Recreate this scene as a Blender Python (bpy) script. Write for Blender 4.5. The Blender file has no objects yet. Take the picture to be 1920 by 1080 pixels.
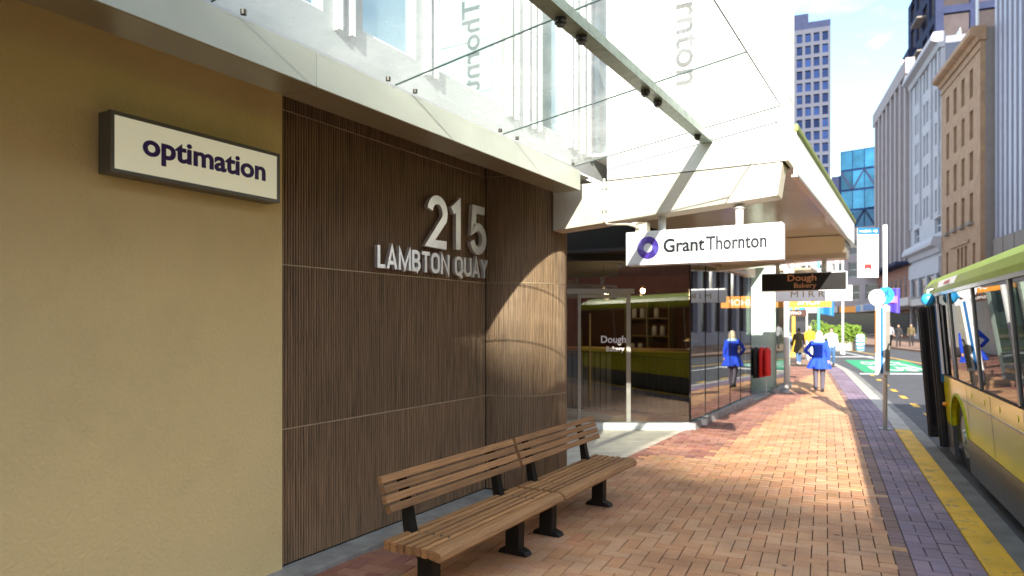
import bpy, bmesh, math, random
from mathutils import Vector, Matrix

random.seed(11)
R = math.radians
sc = bpy.context.scene

# ------------------------------------------------------------------ camera
TH = math.atan(760 / 1300)
cam_d = bpy.data.cameras.new('camera')
cam = bpy.data.objects.new('camera', cam_d)
sc.collection.objects.link(cam)
cam.location = (0, 0, 1.8)
cam.rotation_euler = (R(90), 0, TH)
cam_d.sensor_width = 36
cam_d.lens = 1300 / 1920 * 36
cam_d.shift_y = 65 / 1920
cam_d.clip_start = .05
cam_d.clip_end = 3000
cam_d.dof.use_dof = True
cam_d.dof.focus_distance = 5.3
cam_d.dof.aperture_fstop = 1.9
sc.camera = cam

# ------------------------------------------------------------------ sky and sun
LIGHT = Vector((-1.0, 3.3, -1.51))
w = bpy.data.worlds.new('World')
sc.world = w
w.use_nodes = True
nt = w.node_tree
nt.nodes.clear()
sky = nt.nodes.new('ShaderNodeTexSky')
sky.sky_type = 'NISHITA'
sky.sun_disc = False
sky.sun_elevation = math.atan2(1.51, math.hypot(1, 3.3))
sky.sun_rotation = math.atan2(1, -3.3)
sky.air_density = 1.0
sky.dust_density = 0.6
sky.ozone_density = 2.0
tc = nt.nodes.new('ShaderNodeTexCoord')
mp = nt.nodes.new('ShaderNodeMapping')
mp.inputs['Scale'].default_value = (1.6, 1.6, 4.2)
mp.inputs['Location'].default_value = (.35, .1, .3)
ns = nt.nodes.new('ShaderNodeTexNoise')
ns.inputs['Scale'].default_value = 1.7
ns.inputs['Detail'].default_value = 7
ns.inputs['Roughness'].default_value = .58
ns.inputs['Distortion'].default_value = .5
rp = nt.nodes.new('ShaderNodeValToRGB')
rp.color_ramp.elements[0].position = .40
rp.color_ramp.elements[1].position = .74
mx = nt.nodes.new('ShaderNodeMix')
mx.data_type = 'RGBA'
mx.inputs[7].default_value = (6.6, 7.0, 7.2, 1)
bg = nt.nodes.new('ShaderNodeBackground')
bg.inputs['Strength'].default_value = 0.15
out = nt.nodes.new('ShaderNodeOutputWorld')
L = nt.links.new
L(tc.outputs['Generated'], mp.inputs['Vector'])
L(mp.outputs['Vector'], ns.inputs['Vector'])
L(ns.outputs['Fac'], rp.inputs['Fac'])
L(rp.outputs['Color'], mx.inputs['Factor'])
L(sky.outputs['Color'], mx.inputs[6])
L(mx.outputs[2], bg.inputs['Color'])
L(bg.outputs['Background'], out.inputs['Surface'])

sun_d = bpy.data.lights.new('sun', 'SUN')
sun_d.energy = 4.6
sun_d.angle = R(.5)
sun_d.color = (1, .93, .82)
sun = bpy.data.objects.new('sun', sun_d)
sun.rotation_euler = LIGHT.to_track_quat('-Z', 'Y').to_euler()
sun.location = (10, -33, 20)
sc.collection.objects.link(sun)

sc.view_settings.view_transform = 'Standard'
sc.view_settings.look = 'None'
sc.view_settings.gamma = 1
sc.view_settings.use_curve_mapping = False
sc.view_settings.exposure = 1.6

# ------------------------------------------------------------------ materials
MATS = {}


def mat(name, col, rough=.6, metal=0, var=.12, scale=6, stretch=(1, 1, 1), bump=0, bscale=60, spec=.5,
        bstretch=None, emit=0, coat=0, detail=5, dirt=None, objvar=0):
    if name in MATS:
        return MATS[name]
    m = bpy.data.materials.new(name)
    m.use_nodes = True
    n = m.node_tree
    p = n.nodes['Principled BSDF']
    p.inputs['Roughness'].default_value = rough
    p.inputs['Metallic'].default_value = metal
    p.inputs['Specular IOR Level'].default_value = spec
    p.inputs['Coat Weight'].default_value = coat
    p.inputs['Coat Roughness'].default_value = .08
    t = n.nodes.new('ShaderNodeTexCoord')
    g = n.nodes.new('ShaderNodeMapping')
    g.inputs['Scale'].default_value = stretch
    z = n.nodes.new('ShaderNodeTexNoise')
    z.inputs['Scale'].default_value = scale
    z.inputs['Detail'].default_value = detail
    z.inputs['Roughness'].default_value = .6
    k = n.nodes.new('ShaderNodeMapRange')
    k.inputs['From Min'].default_value = .28
    k.inputs['From Max'].default_value = .72
    k.inputs['To Min'].default_value = 1 - var
    k.inputs['To Max'].default_value = 1 + var
    h = n.nodes.new('ShaderNodeVectorMath')
    h.operation = 'SCALE'
    h.inputs[0].default_value = col[:3]
    oi = n.nodes.new('ShaderNodeObjectInfo')
    sh = n.nodes.new('ShaderNodeVectorMath')
    sh.operation = 'MULTIPLY_ADD'
    sh.inputs[1].default_value = (31.7, 17.3, 43.1)
    n.links.new(oi.outputs['Random'], sh.inputs[0])
    n.links.new(t.outputs['Object'], sh.inputs[2])
    n.links.new(sh.outputs['Vector'], g.inputs['Vector'])
    n.links.new(g.outputs['Vector'], z.inputs['Vector'])
    n.links.new(z.outputs['Fac'], k.inputs['Value'])
    if objvar:
        ov = n.nodes.new('ShaderNodeMapRange')
        ov.inputs['To Min'].default_value = 1 - objvar
        ov.inputs['To Max'].default_value = 1 + objvar
        om = n.nodes.new('ShaderNodeMath')
        om.operation = 'MULTIPLY'
        n.links.new(oi.outputs['Random'], ov.inputs['Value'])
        n.links.new(ov.outputs['Result'], om.inputs[0])
        n.links.new(k.outputs['Result'], om.inputs[1])
        n.links.new(om.outputs['Value'], h.inputs['Scale'])
    else:
        n.links.new(k.outputs['Result'], h.inputs['Scale'])
    last = h.outputs['Vector']
    if dirt:
        dcol, dscale, lo, hi = dirt
        z2 = n.nodes.new('ShaderNodeTexNoise')
        z2.inputs['Scale'].default_value = dscale
        z2.inputs['Detail'].default_value = 8
        z2.inputs['Roughness'].default_value = .7
        k2 = n.nodes.new('ShaderNodeMapRange')
        k2.inputs['From Min'].default_value = lo
        k2.inputs['From Max'].default_value = hi
        q = n.nodes.new('ShaderNodeMix')
        q.data_type = 'RGBA'
        q.inputs[7].default_value = (*dcol, 1)
        n.links.new(g.outputs['Vector'], z2.inputs['Vector'])
        n.links.new(z2.outputs['Fac'], k2.inputs['Value'])
        n.links.new(k2.outputs['Result'], q.inputs['Factor'])
        n.links.new(last, q.inputs[6])
        last = q.outputs[2]
    n.links.new(last, p.inputs['Base Color'])
    if emit:
        n.links.new(last, p.inputs['Emission Color'])
        p.inputs['Emission Strength'].default_value = emit
    if bump:
        g2 = n.nodes.new('ShaderNodeMapping')
        g2.inputs['Scale'].default_value = bstretch or stretch
        z3 = n.nodes.new('ShaderNodeTexNoise')
        z3.inputs['Scale'].default_value = bscale
        z3.inputs['Detail'].default_value = 6
        b = n.nodes.new('ShaderNodeBump')
        b.inputs['Strength'].default_value = bump
        b.inputs['Distance'].default_value = .02
        n.links.new(t.outputs['Object'], g2.inputs['Vector'])
        n.links.new(g2.outputs['Vector'], z3.inputs['Vector'])
        n.links.new(z3.outputs['Fac'], b.inputs['Height'])
        n.links.new(b.outputs['Normal'], p.inputs['Normal'])
    MATS[name] = m
    return m


def glass(name, tint, refl=.08, rough=.0, haze=0.0, hazecol=(.9, .93, .92), fres=1.45):
    """thin sheet: transparent + mirror reflection by Fresnel, plus a film of dust"""
    m = bpy.data.materials.new(name)
    m.use_nodes = True
    n = m.node_tree
    n.nodes.clear()
    o = n.nodes.new('ShaderNodeOutputMaterial')
    tr = n.nodes.new('ShaderNodeBsdfTransparent')
    tr.inputs['Color'].default_value = (*tint, 1)
    gl = n.nodes.new('ShaderNodeBsdfGlossy')
    gl.inputs['Roughness'].default_value = rough
    # Schlick reflectance from |N.I|, the same from both sides of the sheet
    ge = n.nodes.new('ShaderNodeNewGeometry')
    dt = n.nodes.new('ShaderNodeVectorMath')
    dt.operation = 'DOT_PRODUCT'
    n.links.new(ge.outputs['Normal'], dt.inputs[0])
    n.links.new(ge.outputs['Incoming'], dt.inputs[1])
    ab = n.nodes.new('ShaderNodeMath')
    ab.operation = 'ABSOLUTE'
    n.links.new(dt.outputs['Value'], ab.inputs[0])
    om = n.nodes.new('ShaderNodeMath')
    om.operation = 'SUBTRACT'
    om.inputs[0].default_value = 1
    n.links.new(ab.outputs['Value'], om.inputs[1])
    pw = n.nodes.new('ShaderNodeMath')
    pw.operation = 'POWER'
    pw.inputs[1].default_value = 5
    n.links.new(om.outputs['Value'], pw.inputs[0])
    fr = n.nodes.new('ShaderNodeMath')
    fr.operation = 'MULTIPLY_ADD'
    fr.use_clamp = True
    fr.inputs[1].default_value = 1 - refl
    fr.inputs[2].default_value = refl
    n.links.new(pw.outputs['Value'], fr.inputs[0])
    ms = n.nodes.new('ShaderNodeMixShader')
    n.links.new(fr.outputs['Value'], ms.inputs['Fac'])
    n.links.new(tr.outputs['BSDF'], ms.inputs[1])
    n.links.new(gl.outputs['BSDF'], ms.inputs[2])
    last = ms
    if haze:
        df = n.nodes.new('ShaderNodeBsdfDiffuse')
        df.inputs['Color'].default_value = (*hazecol, 1)
        tl = n.nodes.new('ShaderNodeBsdfTranslucent')
        tl.inputs['Color'].default_value = (*hazecol, 1)
        a = n.nodes.new('ShaderNodeMixShader')
        n.links.new(df.outputs['BSDF'], a.inputs[1])
        n.links.new(tl.outputs['BSDF'], a.inputs[2])
        t = n.nodes.new('ShaderNodeTexCoord')
        z = n.nodes.new('ShaderNodeTexNoise')
        z.inputs['Scale'].default_value = 2.5
        z.inputs['Detail'].default_value = 8
        k = n.nodes.new('ShaderNodeMapRange')
        k.inputs['From Min'].default_value = .3
        k.inputs['From Max'].default_value = .75
        k.inputs['To Min'].default_value = haze * .5
        k.inputs['To Max'].default_value = haze * 1.6
        n.links.new(t.outputs['Object'], z.inputs['Vector'])
        n.links.new(z.outputs['Fac'], k.inputs['Value'])
        b = n.nodes.new('ShaderNodeMixShader')
        n.links.new(k.outputs['Result'], b.inputs['Fac'])
        n.links.new(ms.outputs['Shader'], b.inputs[1])
        n.links.new(a.outputs['Shader'], b.inputs[2])
        last = b
    n.links.new(last.outputs['Shader'], o.inputs['Surface'])
    MATS[name] = m
    return m


def brick_mat():
    m = bpy.data.materials.new('paver clay')
    m.use_nodes = True
    n = m.node_tree
    p = n.nodes['Principled BSDF']
    a = n.nodes.new('ShaderNodeAttribute')
    a.attribute_name = 'tone'
    t = n.nodes.new('ShaderNodeNewGeometry')
    z = n.nodes.new('ShaderNodeTexNoise')
    z.inputs['Scale'].default_value = 38
    z.inputs['Detail'].default_value = 8
    z.inputs['Roughness'].default_value = .7
    z2 = n.nodes.new('ShaderNodeTexNoise')
    z2.inputs['Scale'].default_value = 1.6
    z2.inputs['Detail'].default_value = 5
    k = n.nodes.new('ShaderNodeMapRange')
    k.inputs['To Min'].default_value = .68
    k.inputs['To Max'].default_value = 1.32
    k2 = n.nodes.new('ShaderNodeMapRange')
    k2.inputs['From Min'].default_value = .3
    k2.inputs['From Max'].default_value = .7
    k2.inputs['To Min'].default_value = .66
    k2.inputs['To Max'].default_value = 1.15
    mu = n.nodes.new('ShaderNodeMath')
    mu.operation = 'MULTIPLY'
    h = n.nodes.new('ShaderNodeVectorMath')
    h.operation = 'SCALE'
    b = n.nodes.new('ShaderNodeBump')
    b.inputs['Strength'].default_value = .35
    b.inputs['Distance'].default_value = .004
    n.links.new(t.outputs['Position'], z.inputs['Vector'])
    n.links.new(t.outputs['Position'], z2.inputs['Vector'])
    n.links.new(z.outputs['Fac'], k.inputs['Value'])
    n.links.new(z2.outputs['Fac'], k2.inputs['Value'])
    n.links.new(k.outputs['Result'], mu.inputs[0])
    n.links.new(k2.outputs['Result'], mu.inputs[1])
    vo = n.nodes.new('ShaderNodeTexVoronoi')
    vo.inputs['Scale'].default_value = 2.3
    sp = n.nodes.new('ShaderNodeMapRange')
    sp.inputs['From Min'].default_value = .045
    sp.inputs['From Max'].default_value = .07
    sp.inputs['To Min'].default_value = .38
    sp.inputs['To Max'].default_value = 1
    m3 = n.nodes.new('ShaderNodeMath')
    m3.operation = 'MULTIPLY'
    n.links.new(t.outputs['Position'], vo.inputs['Vector'])
    n.links.new(vo.outputs['Distance'], sp.inputs['Value'])
    n.links.new(mu.outputs['Value'], m3.inputs[0])
    n.links.new(sp.outputs['Result'], m3.inputs[1])
    n.links.new(m3.outputs['Value'], h.inputs['Scale'])
    n.links.new(a.outputs['Color'], h.inputs[0])
    n.links.new(h.outputs['Vector'], p.inputs['Base Color'])
    n.links.new(z.outputs['Fac'], b.inputs['Height'])
    n.links.new(b.outputs['Normal'], p.inputs['Normal'])
    p.inputs['Roughness'].default_value = .62
    return m


M_BRICK = brick_mat()
M_JOINT = mat('joint sand', (.035, .03, .024), .95, var=.3, scale=20)
M_RENDER = mat('beige render', (.84, .655, .315), .8, var=.05, scale=.7, bump=.38, bscale=42, dirt=((.70, .53, .25), .9, .5, .9))
M_WOOD = mat('reeded dark timber', (.27, .174, .102),   .5, objvar=.10, var=.5, scale=7, stretch=(7, 7, .35), bump=.2, bscale=30)
M_GAP = mat('groove dark', (.012, .008, .006), .9, var=.2)
M_TRIM = mat('pale joint bead', (.45, .35, .22), .5, var=.15)
M_STONE = mat('grey stone kerb', (.30, .30, .29), .7, var=.3, scale=5, bump=.2, bscale=30)
M_PALE = mat('pale stone threshold', (.46, .42, .33), .55, var=.2, scale=4)
M_ALU = mat('brushed letter metal', (.90, .93, 1.0), .35, metal=.6, var=.06, scale=20)
M_LSIDE = mat('letter return dark', (.10, .09, .09), .5)
M_SIGNBOX = mat('grey sign housing', (.16, .155, .14), .4, metal=.3, var=.08)
M_OPAL = mat('cream opal acrylic', (.86, .83, .60), .3, var=.02, scale=2, emit=.12)
M_PURPLE = mat('deep purple vinyl', (.045, .014, .20), .4, var=.05)
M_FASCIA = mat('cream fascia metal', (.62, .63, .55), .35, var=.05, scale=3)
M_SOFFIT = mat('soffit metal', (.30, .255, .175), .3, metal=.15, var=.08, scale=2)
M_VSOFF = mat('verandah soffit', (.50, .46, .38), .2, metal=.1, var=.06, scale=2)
M_WHITE = mat('white panel', (.80, .80, .78), .42, var=.03, scale=3)
M_WFRAME = mat('white window frame', (.62, .64, .63), .35, var=.03)
M_CONC = mat('painted concrete', (.62, .56, .47), .7, var=.12, scale=4, bump=.15, bscale=40, stretch=(1, 1, .35),
             dirt=((.30, .22, .15), 2.2, .62, .85))
M_STEEL = mat('weathered steel', (.30, .36, .32), .4, metal=.5, var=.3, scale=14)
M_BOLT = mat('bolt dark', (.09, .08, .07), .4, metal=.6)
M_CANOPY = glass('canopy glass', (.88, .95, .93), .07, haze=.26)
M_EDGE = mat('dark glass joint', (.03, .055, .05), .3, var=.1)
M_SHOPGLASS = glass('shop glass', (.78, .8, .76), .11)
M_STRIPGLASS = glass('mirror shop glass', (.62, .68, .62), .24)
M_CLEAR = glass('clear glass', (.85, .93, .9), .05)
M_TEAL = mat('teal window glass', (.30, .44, .44), .02, metal=.75, var=.1, scale=1.2, spec=.9)
M_FACADE = mat('pale facade panel', (.34, .36, .36), .4, var=.06, scale=2)
M_GREYLET = mat('grey wall lettering', (.045, .052, .055), .7)
M_GREEN = mat('green gutter edge', (.20, .24, .07), .5, var=.1)
M_DARKTXT = mat('dark grey sign text', (.025, .028, .035), .8, spec=.2)
M_SIGNW = mat('white sign face', (.82, .82, .84), .3, var=.02)
M_BLACK = mat('black sign face', (.012, .011, .011), .3, var=.2)
M_COPPER = mat('copper lettering', (.75, .36, .18), .35, metal=.3)
M_GOLD = mat('gold lettering', (.30, .20, .06), .5, metal=.1)
M_ORANGE = mat('orange sign', (.72, .27, .03), .4)
M_BROWNS = mat('dark brown sign', (.07, .03, .022), .4)
M_FRAME = mat('shop door frame', (.42, .40, .36), .35, metal=.6, var=.1)
M_SILL = mat('pale sill', (.66, .68, .66), .5, var=.12, scale=6)
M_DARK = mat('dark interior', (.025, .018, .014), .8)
M_BROWNW = mat('brown interior wall', (.15, .052, .026), .7, var=.25, scale=3)
M_TIMBER = mat('oiled timber', (.36, .20, .10), .5, var=.3, scale=4, stretch=(8, .7, 8))
M_SLAT = mat('weathered bench timber', (.35, .175, .068), .6, objvar=.25, var=.38, scale=5, stretch=(16, .6, 16), bump=.3, bscale=14,
             dirt=((.10, .075, .055), 3.0, .58, .8))
M_IRON = mat('black cast iron', (.014, .013, .012), .5, metal=.4, var=.3)
M_ASPH = mat('asphalt', (.075, .077, .085), .85, var=.25, scale=3, bump=.25, bscale=90, detail=9)
M_CHAN = mat('concrete channel', (.21, .205, .19), .8, var=.3, scale=3, bump=.15, bscale=60)
M_YKERB = mat('yellow kerb paint', (.78, .45, .02), .6, var=.2, scale=3, bump=.2, bscale=40,
              dirt=((.17, .14, .09), 6, .55, .70))
M_GKERB = mat('pale kerb', (.42, .40, .36), .8, var=.2, scale=3)
M_FARPAV = mat('far footpath', (.27, .17, .12), .8, var=.2, scale=6)
M_YPAINT = mat('yellow road paint', (.75, .45, .05), .6, var=.15, scale=9)
M_WPAINT = mat('white road paint', (.75, .75, .73), .6, var=.12, scale=9)
M_GPAINT = mat('green road paint', (.03, .33, .15), .7, var=.15, scale=5)
M_LIME = mat('lime bus paint', (.74, .67, .01), .15, var=.06, coat=.35, scale=2, spec=.5)
M_LIME2 = mat('bus roof paint', (.33, .44, .008), .42, var=.08, spec=.12, scale=2)
M_SKIRT = mat('grey bus skirt', (.10, .10, .105), .3, var=.2, scale=3, coat=.3)
M_RUBBER = mat('black rubber', (.014, .013, .014), .65, var=.3)
M_BUSGLASS = glass('bus window glass', (.32, .38, .37), .05)
M_SEAT = mat('maroon seat', (.16, .012, .02), .7)
M_MULL = mat('bus window pillar', (.30, .31, .30), .35, metal=.4)
M_BLUE = mat('signal blue', (.012, .13, .35), .4)
M_CYAN = mat('airport blue', (.03, .30, .62), .4)
M_RED = mat('red', (.55, .02, .02), .5)
M_AMBER = mat('amber lens', (.8, .30, .02), .2)
M_SKIN = mat('skin', (.52, .30, .21), .5, var=.06)
M_LEAF = mat('shrub leaf', (.13, .22, .022), .6, var=.5, scale=7)
M_BARK = mat('bark', (.10, .06, .04), .8)
M_POLE = mat('painted pole', (.62, .63, .62), .4, var=.05)


# ------------------------------------------------------------------ mesh helpers
def root_loc(p):
    v = Vector((0, 0, 0))
    while p is not None:
        v += Vector(p.location)
        p = p.parent
    return v


class MB:
    def __init__(s):
        s.v = []
        s.f = []

    def add(s, vs, fs):
        b = len(s.v)
        s.v += [tuple(x) for x in vs]
        s.f += [tuple(i + b for i in f) for f in fs]
        return s

    def quad(s, a, b, c, d):
        return s.add([a, b, c, d], [(0, 1, 2, 3)])

    def box(s, x0, x1, y0, y1, z0, z1):
        return s.add([(x0, y0, z0), (x1, y0, z0), (x1, y1, z0), (x0, y1, z0),
                      (x0, y0, z1), (x1, y0, z1), (x1, y1, z1), (x0, y1, z1)],
                     [(0, 3, 2, 1), (4, 5, 6, 7), (0, 1, 5, 4), (1, 2, 6, 5), (2, 3, 7, 6), (3, 0, 4, 7)])

    def hexa(s, p):  # 8 points, bottom ring then top ring
        return s.add(p, [(0, 3, 2, 1), (4, 5, 6, 7), (0, 1, 5, 4), (1, 2, 6, 5), (2, 3, 7, 6), (3, 0, 4, 7)])

    def bar(s, a, b, wdt, hgt, up=(0, 0, 1)):
        a, b = Vector(a), Vector(b)
        d = (b - a).normalized()
        r = d.cross(Vector(up)).normalized() * wdt / 2
        u = r.cross(d).normalized() * hgt / 2
        return s.hexa([a - r - u, a + r - u, b + r - u, b - r - u, a - r + u, a + r + u, b + r + u, b - r + u])

    def prism(s, poly, z0, z1):
        n = len(poly)
        return s.add([(x, y, z0) for x, y in poly] + [(x, y, z1) for x, y in poly],
                     [tuple(range(n))[::-1], tuple(range(n, 2 * n))] +
                     [(i, (i + 1) % n, n + (i + 1) % n, n + i) for i in range(n)])

    def sweep(s, prof, axis, a, b):
        """2-d profile [(p,q)] extruded along axis ('x': p=y,q=z; 'y': p=x,q=z)"""
        n = len(prof)
        g = (lambda t, p, q: (t, p, q)) if axis == 'x' else (lambda t, p, q: (p, t, q))
        return s.add([g(a, p, q) for p, q in prof] + [g(b, p, q) for p, q in prof],
                     [tuple(range(n)), tuple(range(n, 2 * n))[::-1]] +
                     [(i, n + i, n + (i + 1) % n, (i + 1) % n) for i in range(n)])

    def tube(s, pts, rad, n=10, sx=1.0, sy=1.0):
        pts = [Vector(p) for p in pts]
        if not hasattr(rad, '__len__'):
            rad = [rad] * len(pts)
        rings = []
        for i, p in enumerate(pts):
            d = (pts[min(i + 1, len(pts) - 1)] - pts[max(i - 1, 0)]).normalized()
            ref = Vector((0, 1, 0)) if abs(d.y) < .9 else Vector((1, 0, 0))
            u = d.cross(ref).normalized()
            v = d.cross(u).normalized()
            rings.append([p + (u * math.cos(2 * math.pi * k / n) * sx + v * math.sin(2 * math.pi * k / n) * sy) * rad[i]
                          for k in range(n)])
        return s.loft(rings)

    def loft(s, rings):
        n = len(rings[0])
        vs = [q for r in rings for q in r]
        fs = []
        for i in range(len(rings) - 1):
            for k in range(n):
                fs.append((i * n + k, i * n + (k + 1) % n, (i + 1) * n + (k + 1) % n, (i + 1) * n + k))
        fs.append(tuple(range(n))[::-1])
        fs.append(tuple(range((len(rings) - 1) * n, len(rings) * n)))
        return s.add(vs, fs)

    def ball(s, c, rx, ry, rz, n=12, m=8):
        rings = []
        for i in range(m + 1):
            a = -math.pi / 2 + math.pi * (i + .02) / (m + .04)
            rings.append([(c[0] + rx * math.cos(a) * math.cos(2 * math.pi * k / n),
                           c[1] + ry * math.cos(a) * math.sin(2 * math.pi * k / n),
                           c[2] + rz * math.sin(a)) for k in range(n)])
        return s.loft(rings)

    def mesh(s, name, material, off=Vector((0, 0, 0)), smooth=False):
        me = bpy.data.meshes.new(name)
        me.from_pydata([tuple(Vector(v) - off) for v in s.v], [], s.f)
        bm = bmesh.new()
        bm.from_mesh(me)
        bmesh.ops.recalc_face_normals(bm, faces=bm.faces)
        bm.to_mesh(me)
        bm.free()
        if smooth:
            me.polygons.foreach_set('use_smooth', [True] * len(me.polygons))
        me.materials.append(material)
        return me

    def build(s, name, material, parent=None, local=False, smooth=False, bevel=0):
        off = Vector((0, 0, 0)) if (local or parent is None) else root_loc(parent)
        o = bpy.data.objects.new(name, s.mesh(name, material, off, smooth))
        sc.collection.objects.link(o)
        o.parent = parent
        if bevel:
            b = o.modifiers.new('bevel', 'BEVEL')
            b.width = bevel
            b.segments = 2
            b.limit_method = 'ANGLE'
        return o


def link_mesh(name, me, parent, loc=(0, 0, 0), rot=None):
    o = bpy.data.objects.new(name, me)
    sc.collection.objects.link(o)
    o.parent = parent
    o.location = loc
    if rot:
        o.rotation_euler = rot
    return o


def tag(o, label=None, cat=None, group=None, kind=None):
    if label:
        o['label'] = label
    if cat:
        o['category'] = cat
    if group:
        o['group'] = group
    if kind:
        o['kind'] = kind
    return o


def thing(name, label, cat, loc=(0, 0, 0), rz=0, group=None):
    o = bpy.data.objects.new(name, None)
    o.empty_display_size = .2
    sc.collection.objects.link(o)
    o.location = loc
    o.rotation_euler = (0, 0, rz)
    return tag(o, label, cat, group)


def copy_tree(o, parent=None):
    c = o.copy()
    sc.collection.objects.link(c)
    c.parent = parent
    for ch in o.children:
        copy_tree(ch, c)
    return c


def text_geo(body, bold=0.0, extr=0.0, res=4):
    c = bpy.data.curves.new('txt', 'FONT')
    c.body = body
    c.offset = bold
    c.extrude = extr
    c.resolution_u = res
    o = bpy.data.objects.new('txt', c)
    sc.collection.objects.link(o)
    dg = bpy.context.evaluated_depsgraph_get()
    me = bpy.data.meshes.new_from_object(o.evaluated_get(dg))
    vs = [v.co.copy() for v in me.vertices]
    fs = [tuple(p.vertices) for p in me.polygons]
    bpy.data.objects.remove(o)
    bpy.data.curves.remove(c)
    bpy.data.meshes.remove(me)
    return vs, fs


def fit_text(vs, wd, ht, base=None):
    x0 = min(v.x for v in vs)
    x1 = max(v.x for v in vs)
    y0 = min(v.y for v in vs)
    y1 = max(v.y for v in vs)
    sx = wd / (x1 - x0)
    sy = ht / (y1 - y0)
    return [Vector(((v.x - x0) * sx, (v.y - y0) * sy, v.z)) for v in vs]


def islands(vs, fs):
    par = list(range(len(vs)))

    def find(a):
        while par[a] != a:
            par[a] = par[par[a]]
            a = par[a]
        return a
    # weld coincident vertices first (text meshes share no vertices between caps and sides)
    key = {}
    for i, v in enumerate(vs):
        k = (round(v.x, 4), round(v.y, 4))
        if k in key:
            par[find(i)] = find(key[k])
        else:
            key[k] = i
    for f in fs:
        for i in f[1:]:
            par[find(i)] = find(f[0])
    groups = {}
    for f in fs:
        groups.setdefault(find(f[0]), []).append(f)
    items = []
    for g in groups.values():
        ids = {i for f in g for i in f}
        items.append([min(vs[i].x for i in ids), max(vs[i].x for i in ids), g])
    items.sort(key=lambda t: t[0])
    outl = []
    for it in items:  # dots of i belong to the stem under them
        if outl and min(it[1], outl[-1][1]) - max(it[0], outl[-1][0]) > .6 * min(it[1] - it[0], outl[-1][1] - outl[-1][0]):
            outl[-1][1] = max(outl[-1][1], it[1])
            outl[-1][2] = outl[-1][2] + it[2]
        else:
            outl.append(it)
    return [it[2] for it in outl]


def place_text(body, org, ex, ez, wd, ht, material, parent, name='letter', bold=0, thick=.004, split=True):
    """lettering of total width wd and height ht; org = lower left corner on the surface"""
    vs, fs = text_geo(body, bold, .5)
    vs = fit_text(vs, wd, ht)
    ex, ez = Vector(ex), Vector(ez)
    nn = ex.cross(ez)
    org = Vector(org)
    P = [org + ex * v.x + ez * v.y + nn * ((v.z + .5) * thick) for v in vs]
    for g in (islands(vs, fs) if split else [fs]):
        ids = sorted({i for f in g for i in f})
        ix = {i: k for k, i in enumerate(ids)}
        m = MB()
        m.add([P[i] for i in ids], [tuple(ix[i] for i in f) for f in g])
        m.build(name, material, parent)


# ================================================================== GROUND
KERB = [(-14, 2.54), (5.97, .44), (13.5, -.35), (15.4, -.56), (29.5, -2.52), (36, -3.85), (50, -7.6), (70, -14.5), (100, -27), (170, -62)]
OPP = [(-40, 13), (0, 10.3), (20, 7.9), (35, 4.6), (51, .5), (63.7, -3.3), (80, -8), (110, -18), (170, -45)]


def interp(tab, y):
    for (a, xa), (b, xb) in zip(tab, tab[1:]):
        if y <= b:
            t = (y - a) / (b - a)
            return xa + (xb - xa) * t
    return tab[-1][1]


def ribbon(y0, y1, fa, fb, z, step=2.0, z1=None):
    m = MB()
    n = max(1, int((y1 - y0) / step))
    for i in range(n):
        a = y0 + (y1 - y0) * i / n
        b = y0 + (y1 - y0) * (i + 1) / n
        if z1 is None:
            m.quad((fa(a), a, z), (fb(a), a, z), (fb(b), b, z), (fa(b), b, z))
        else:
            m.hexa([(fa(a), a, z1), (fb(a), a, z1), (fb(b), b, z1), (fa(b), b, z1),
                    (fa(a), a, z), (fb(a), a, z), (fb(b), b, z), (fa(b), b, z)])
    return m


kx = lambda y: interp(KERB, y)
ox = lambda y: interp(OPP, y)
g = MB().box(-900, 900, -900, 1200, -1.0, -.16).build('ground', M_ASPH)
tag(g, 'grey asphalt ground beyond the street', kind='structure')
rd = ribbon(-14, 168, lambda y: kx(y) + .5, ox, -.13).build('road', M_ASPH)
tag(rd, 'grey asphalt carriageway curving left past the bus', kind='structure')
ch = ribbon(-14, 168, lambda y: kx(y) + .2, lambda y: kx(y) + .52, -.124).build('gutter_channel', M_CHAN)
tag(ch, 'concrete gutter channel beside the kerb', kind='structure')
yk = ribbon(-14, 13.4, lambda y: kx(y) + .004, lambda y: kx(y) + .245, .004, .4, -.15).build('kerb', M_YKERB, bevel=.015)
tag(yk, 'worn yellow painted kerb beside the bus', kind='structure')
gk = ribbon(13.41, 168, lambda y: kx(y) + .004, lambda y: kx(y) + .245, .0, 1.5, -.15).build('kerb', M_GKERB)
tag(gk, 'pale concrete kerb further along the footpath', kind='structure')
fp = ribbon(-14, 168, lambda y: kx(y) - 14, lambda y: kx(y) + .003, -.012, 2).build('footpath', M_JOINT)
tag(fp, 'herringbone brick footpath', kind='structure')
far = ribbon(32, 168, lambda y: kx(y) - 13, lambda y: kx(y) - .002, -.002, 2).build('far_footpath', M_FARPAV)
tag(far, 'reddish footpath further down the street', kind='structure')
of = ribbon(-40, 168, ox, lambda y: ox(y) + 16, .0, 2, -.15).build('opposite_footpath', M_FARPAV)
tag(of, 'brown paved footpath across the road', kind='structure')

# ---- bricks
E_V = Vector((-math.sin(R(6)), math.cos(R(6)), 0))
E_U = Vector((math.cos(R(6)), math.sin(R(6)), 0))
K0 = Vector((.44, 5.97, 0))
BW = .116
GAPW = .007


def bend(v):
    return max(0, v - 9.4) * math.tan(R(2.0)) + max(0, v - 24) * math.tan(R(3))


def pave(u, v):
    return K0 + E_V * v + E_U * (u - bend(v))


FIELD = [(.60, .325, .165), (.58, .30, .15), (.62, .35, .19), (.56, .295, .155), (.60, .34, .19), (.55, .275, .135)]
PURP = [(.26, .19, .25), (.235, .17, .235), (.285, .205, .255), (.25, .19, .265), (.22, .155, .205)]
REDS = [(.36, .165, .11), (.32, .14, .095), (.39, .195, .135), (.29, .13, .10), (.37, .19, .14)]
bricks = []  # u, v, orientation, palette


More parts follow.
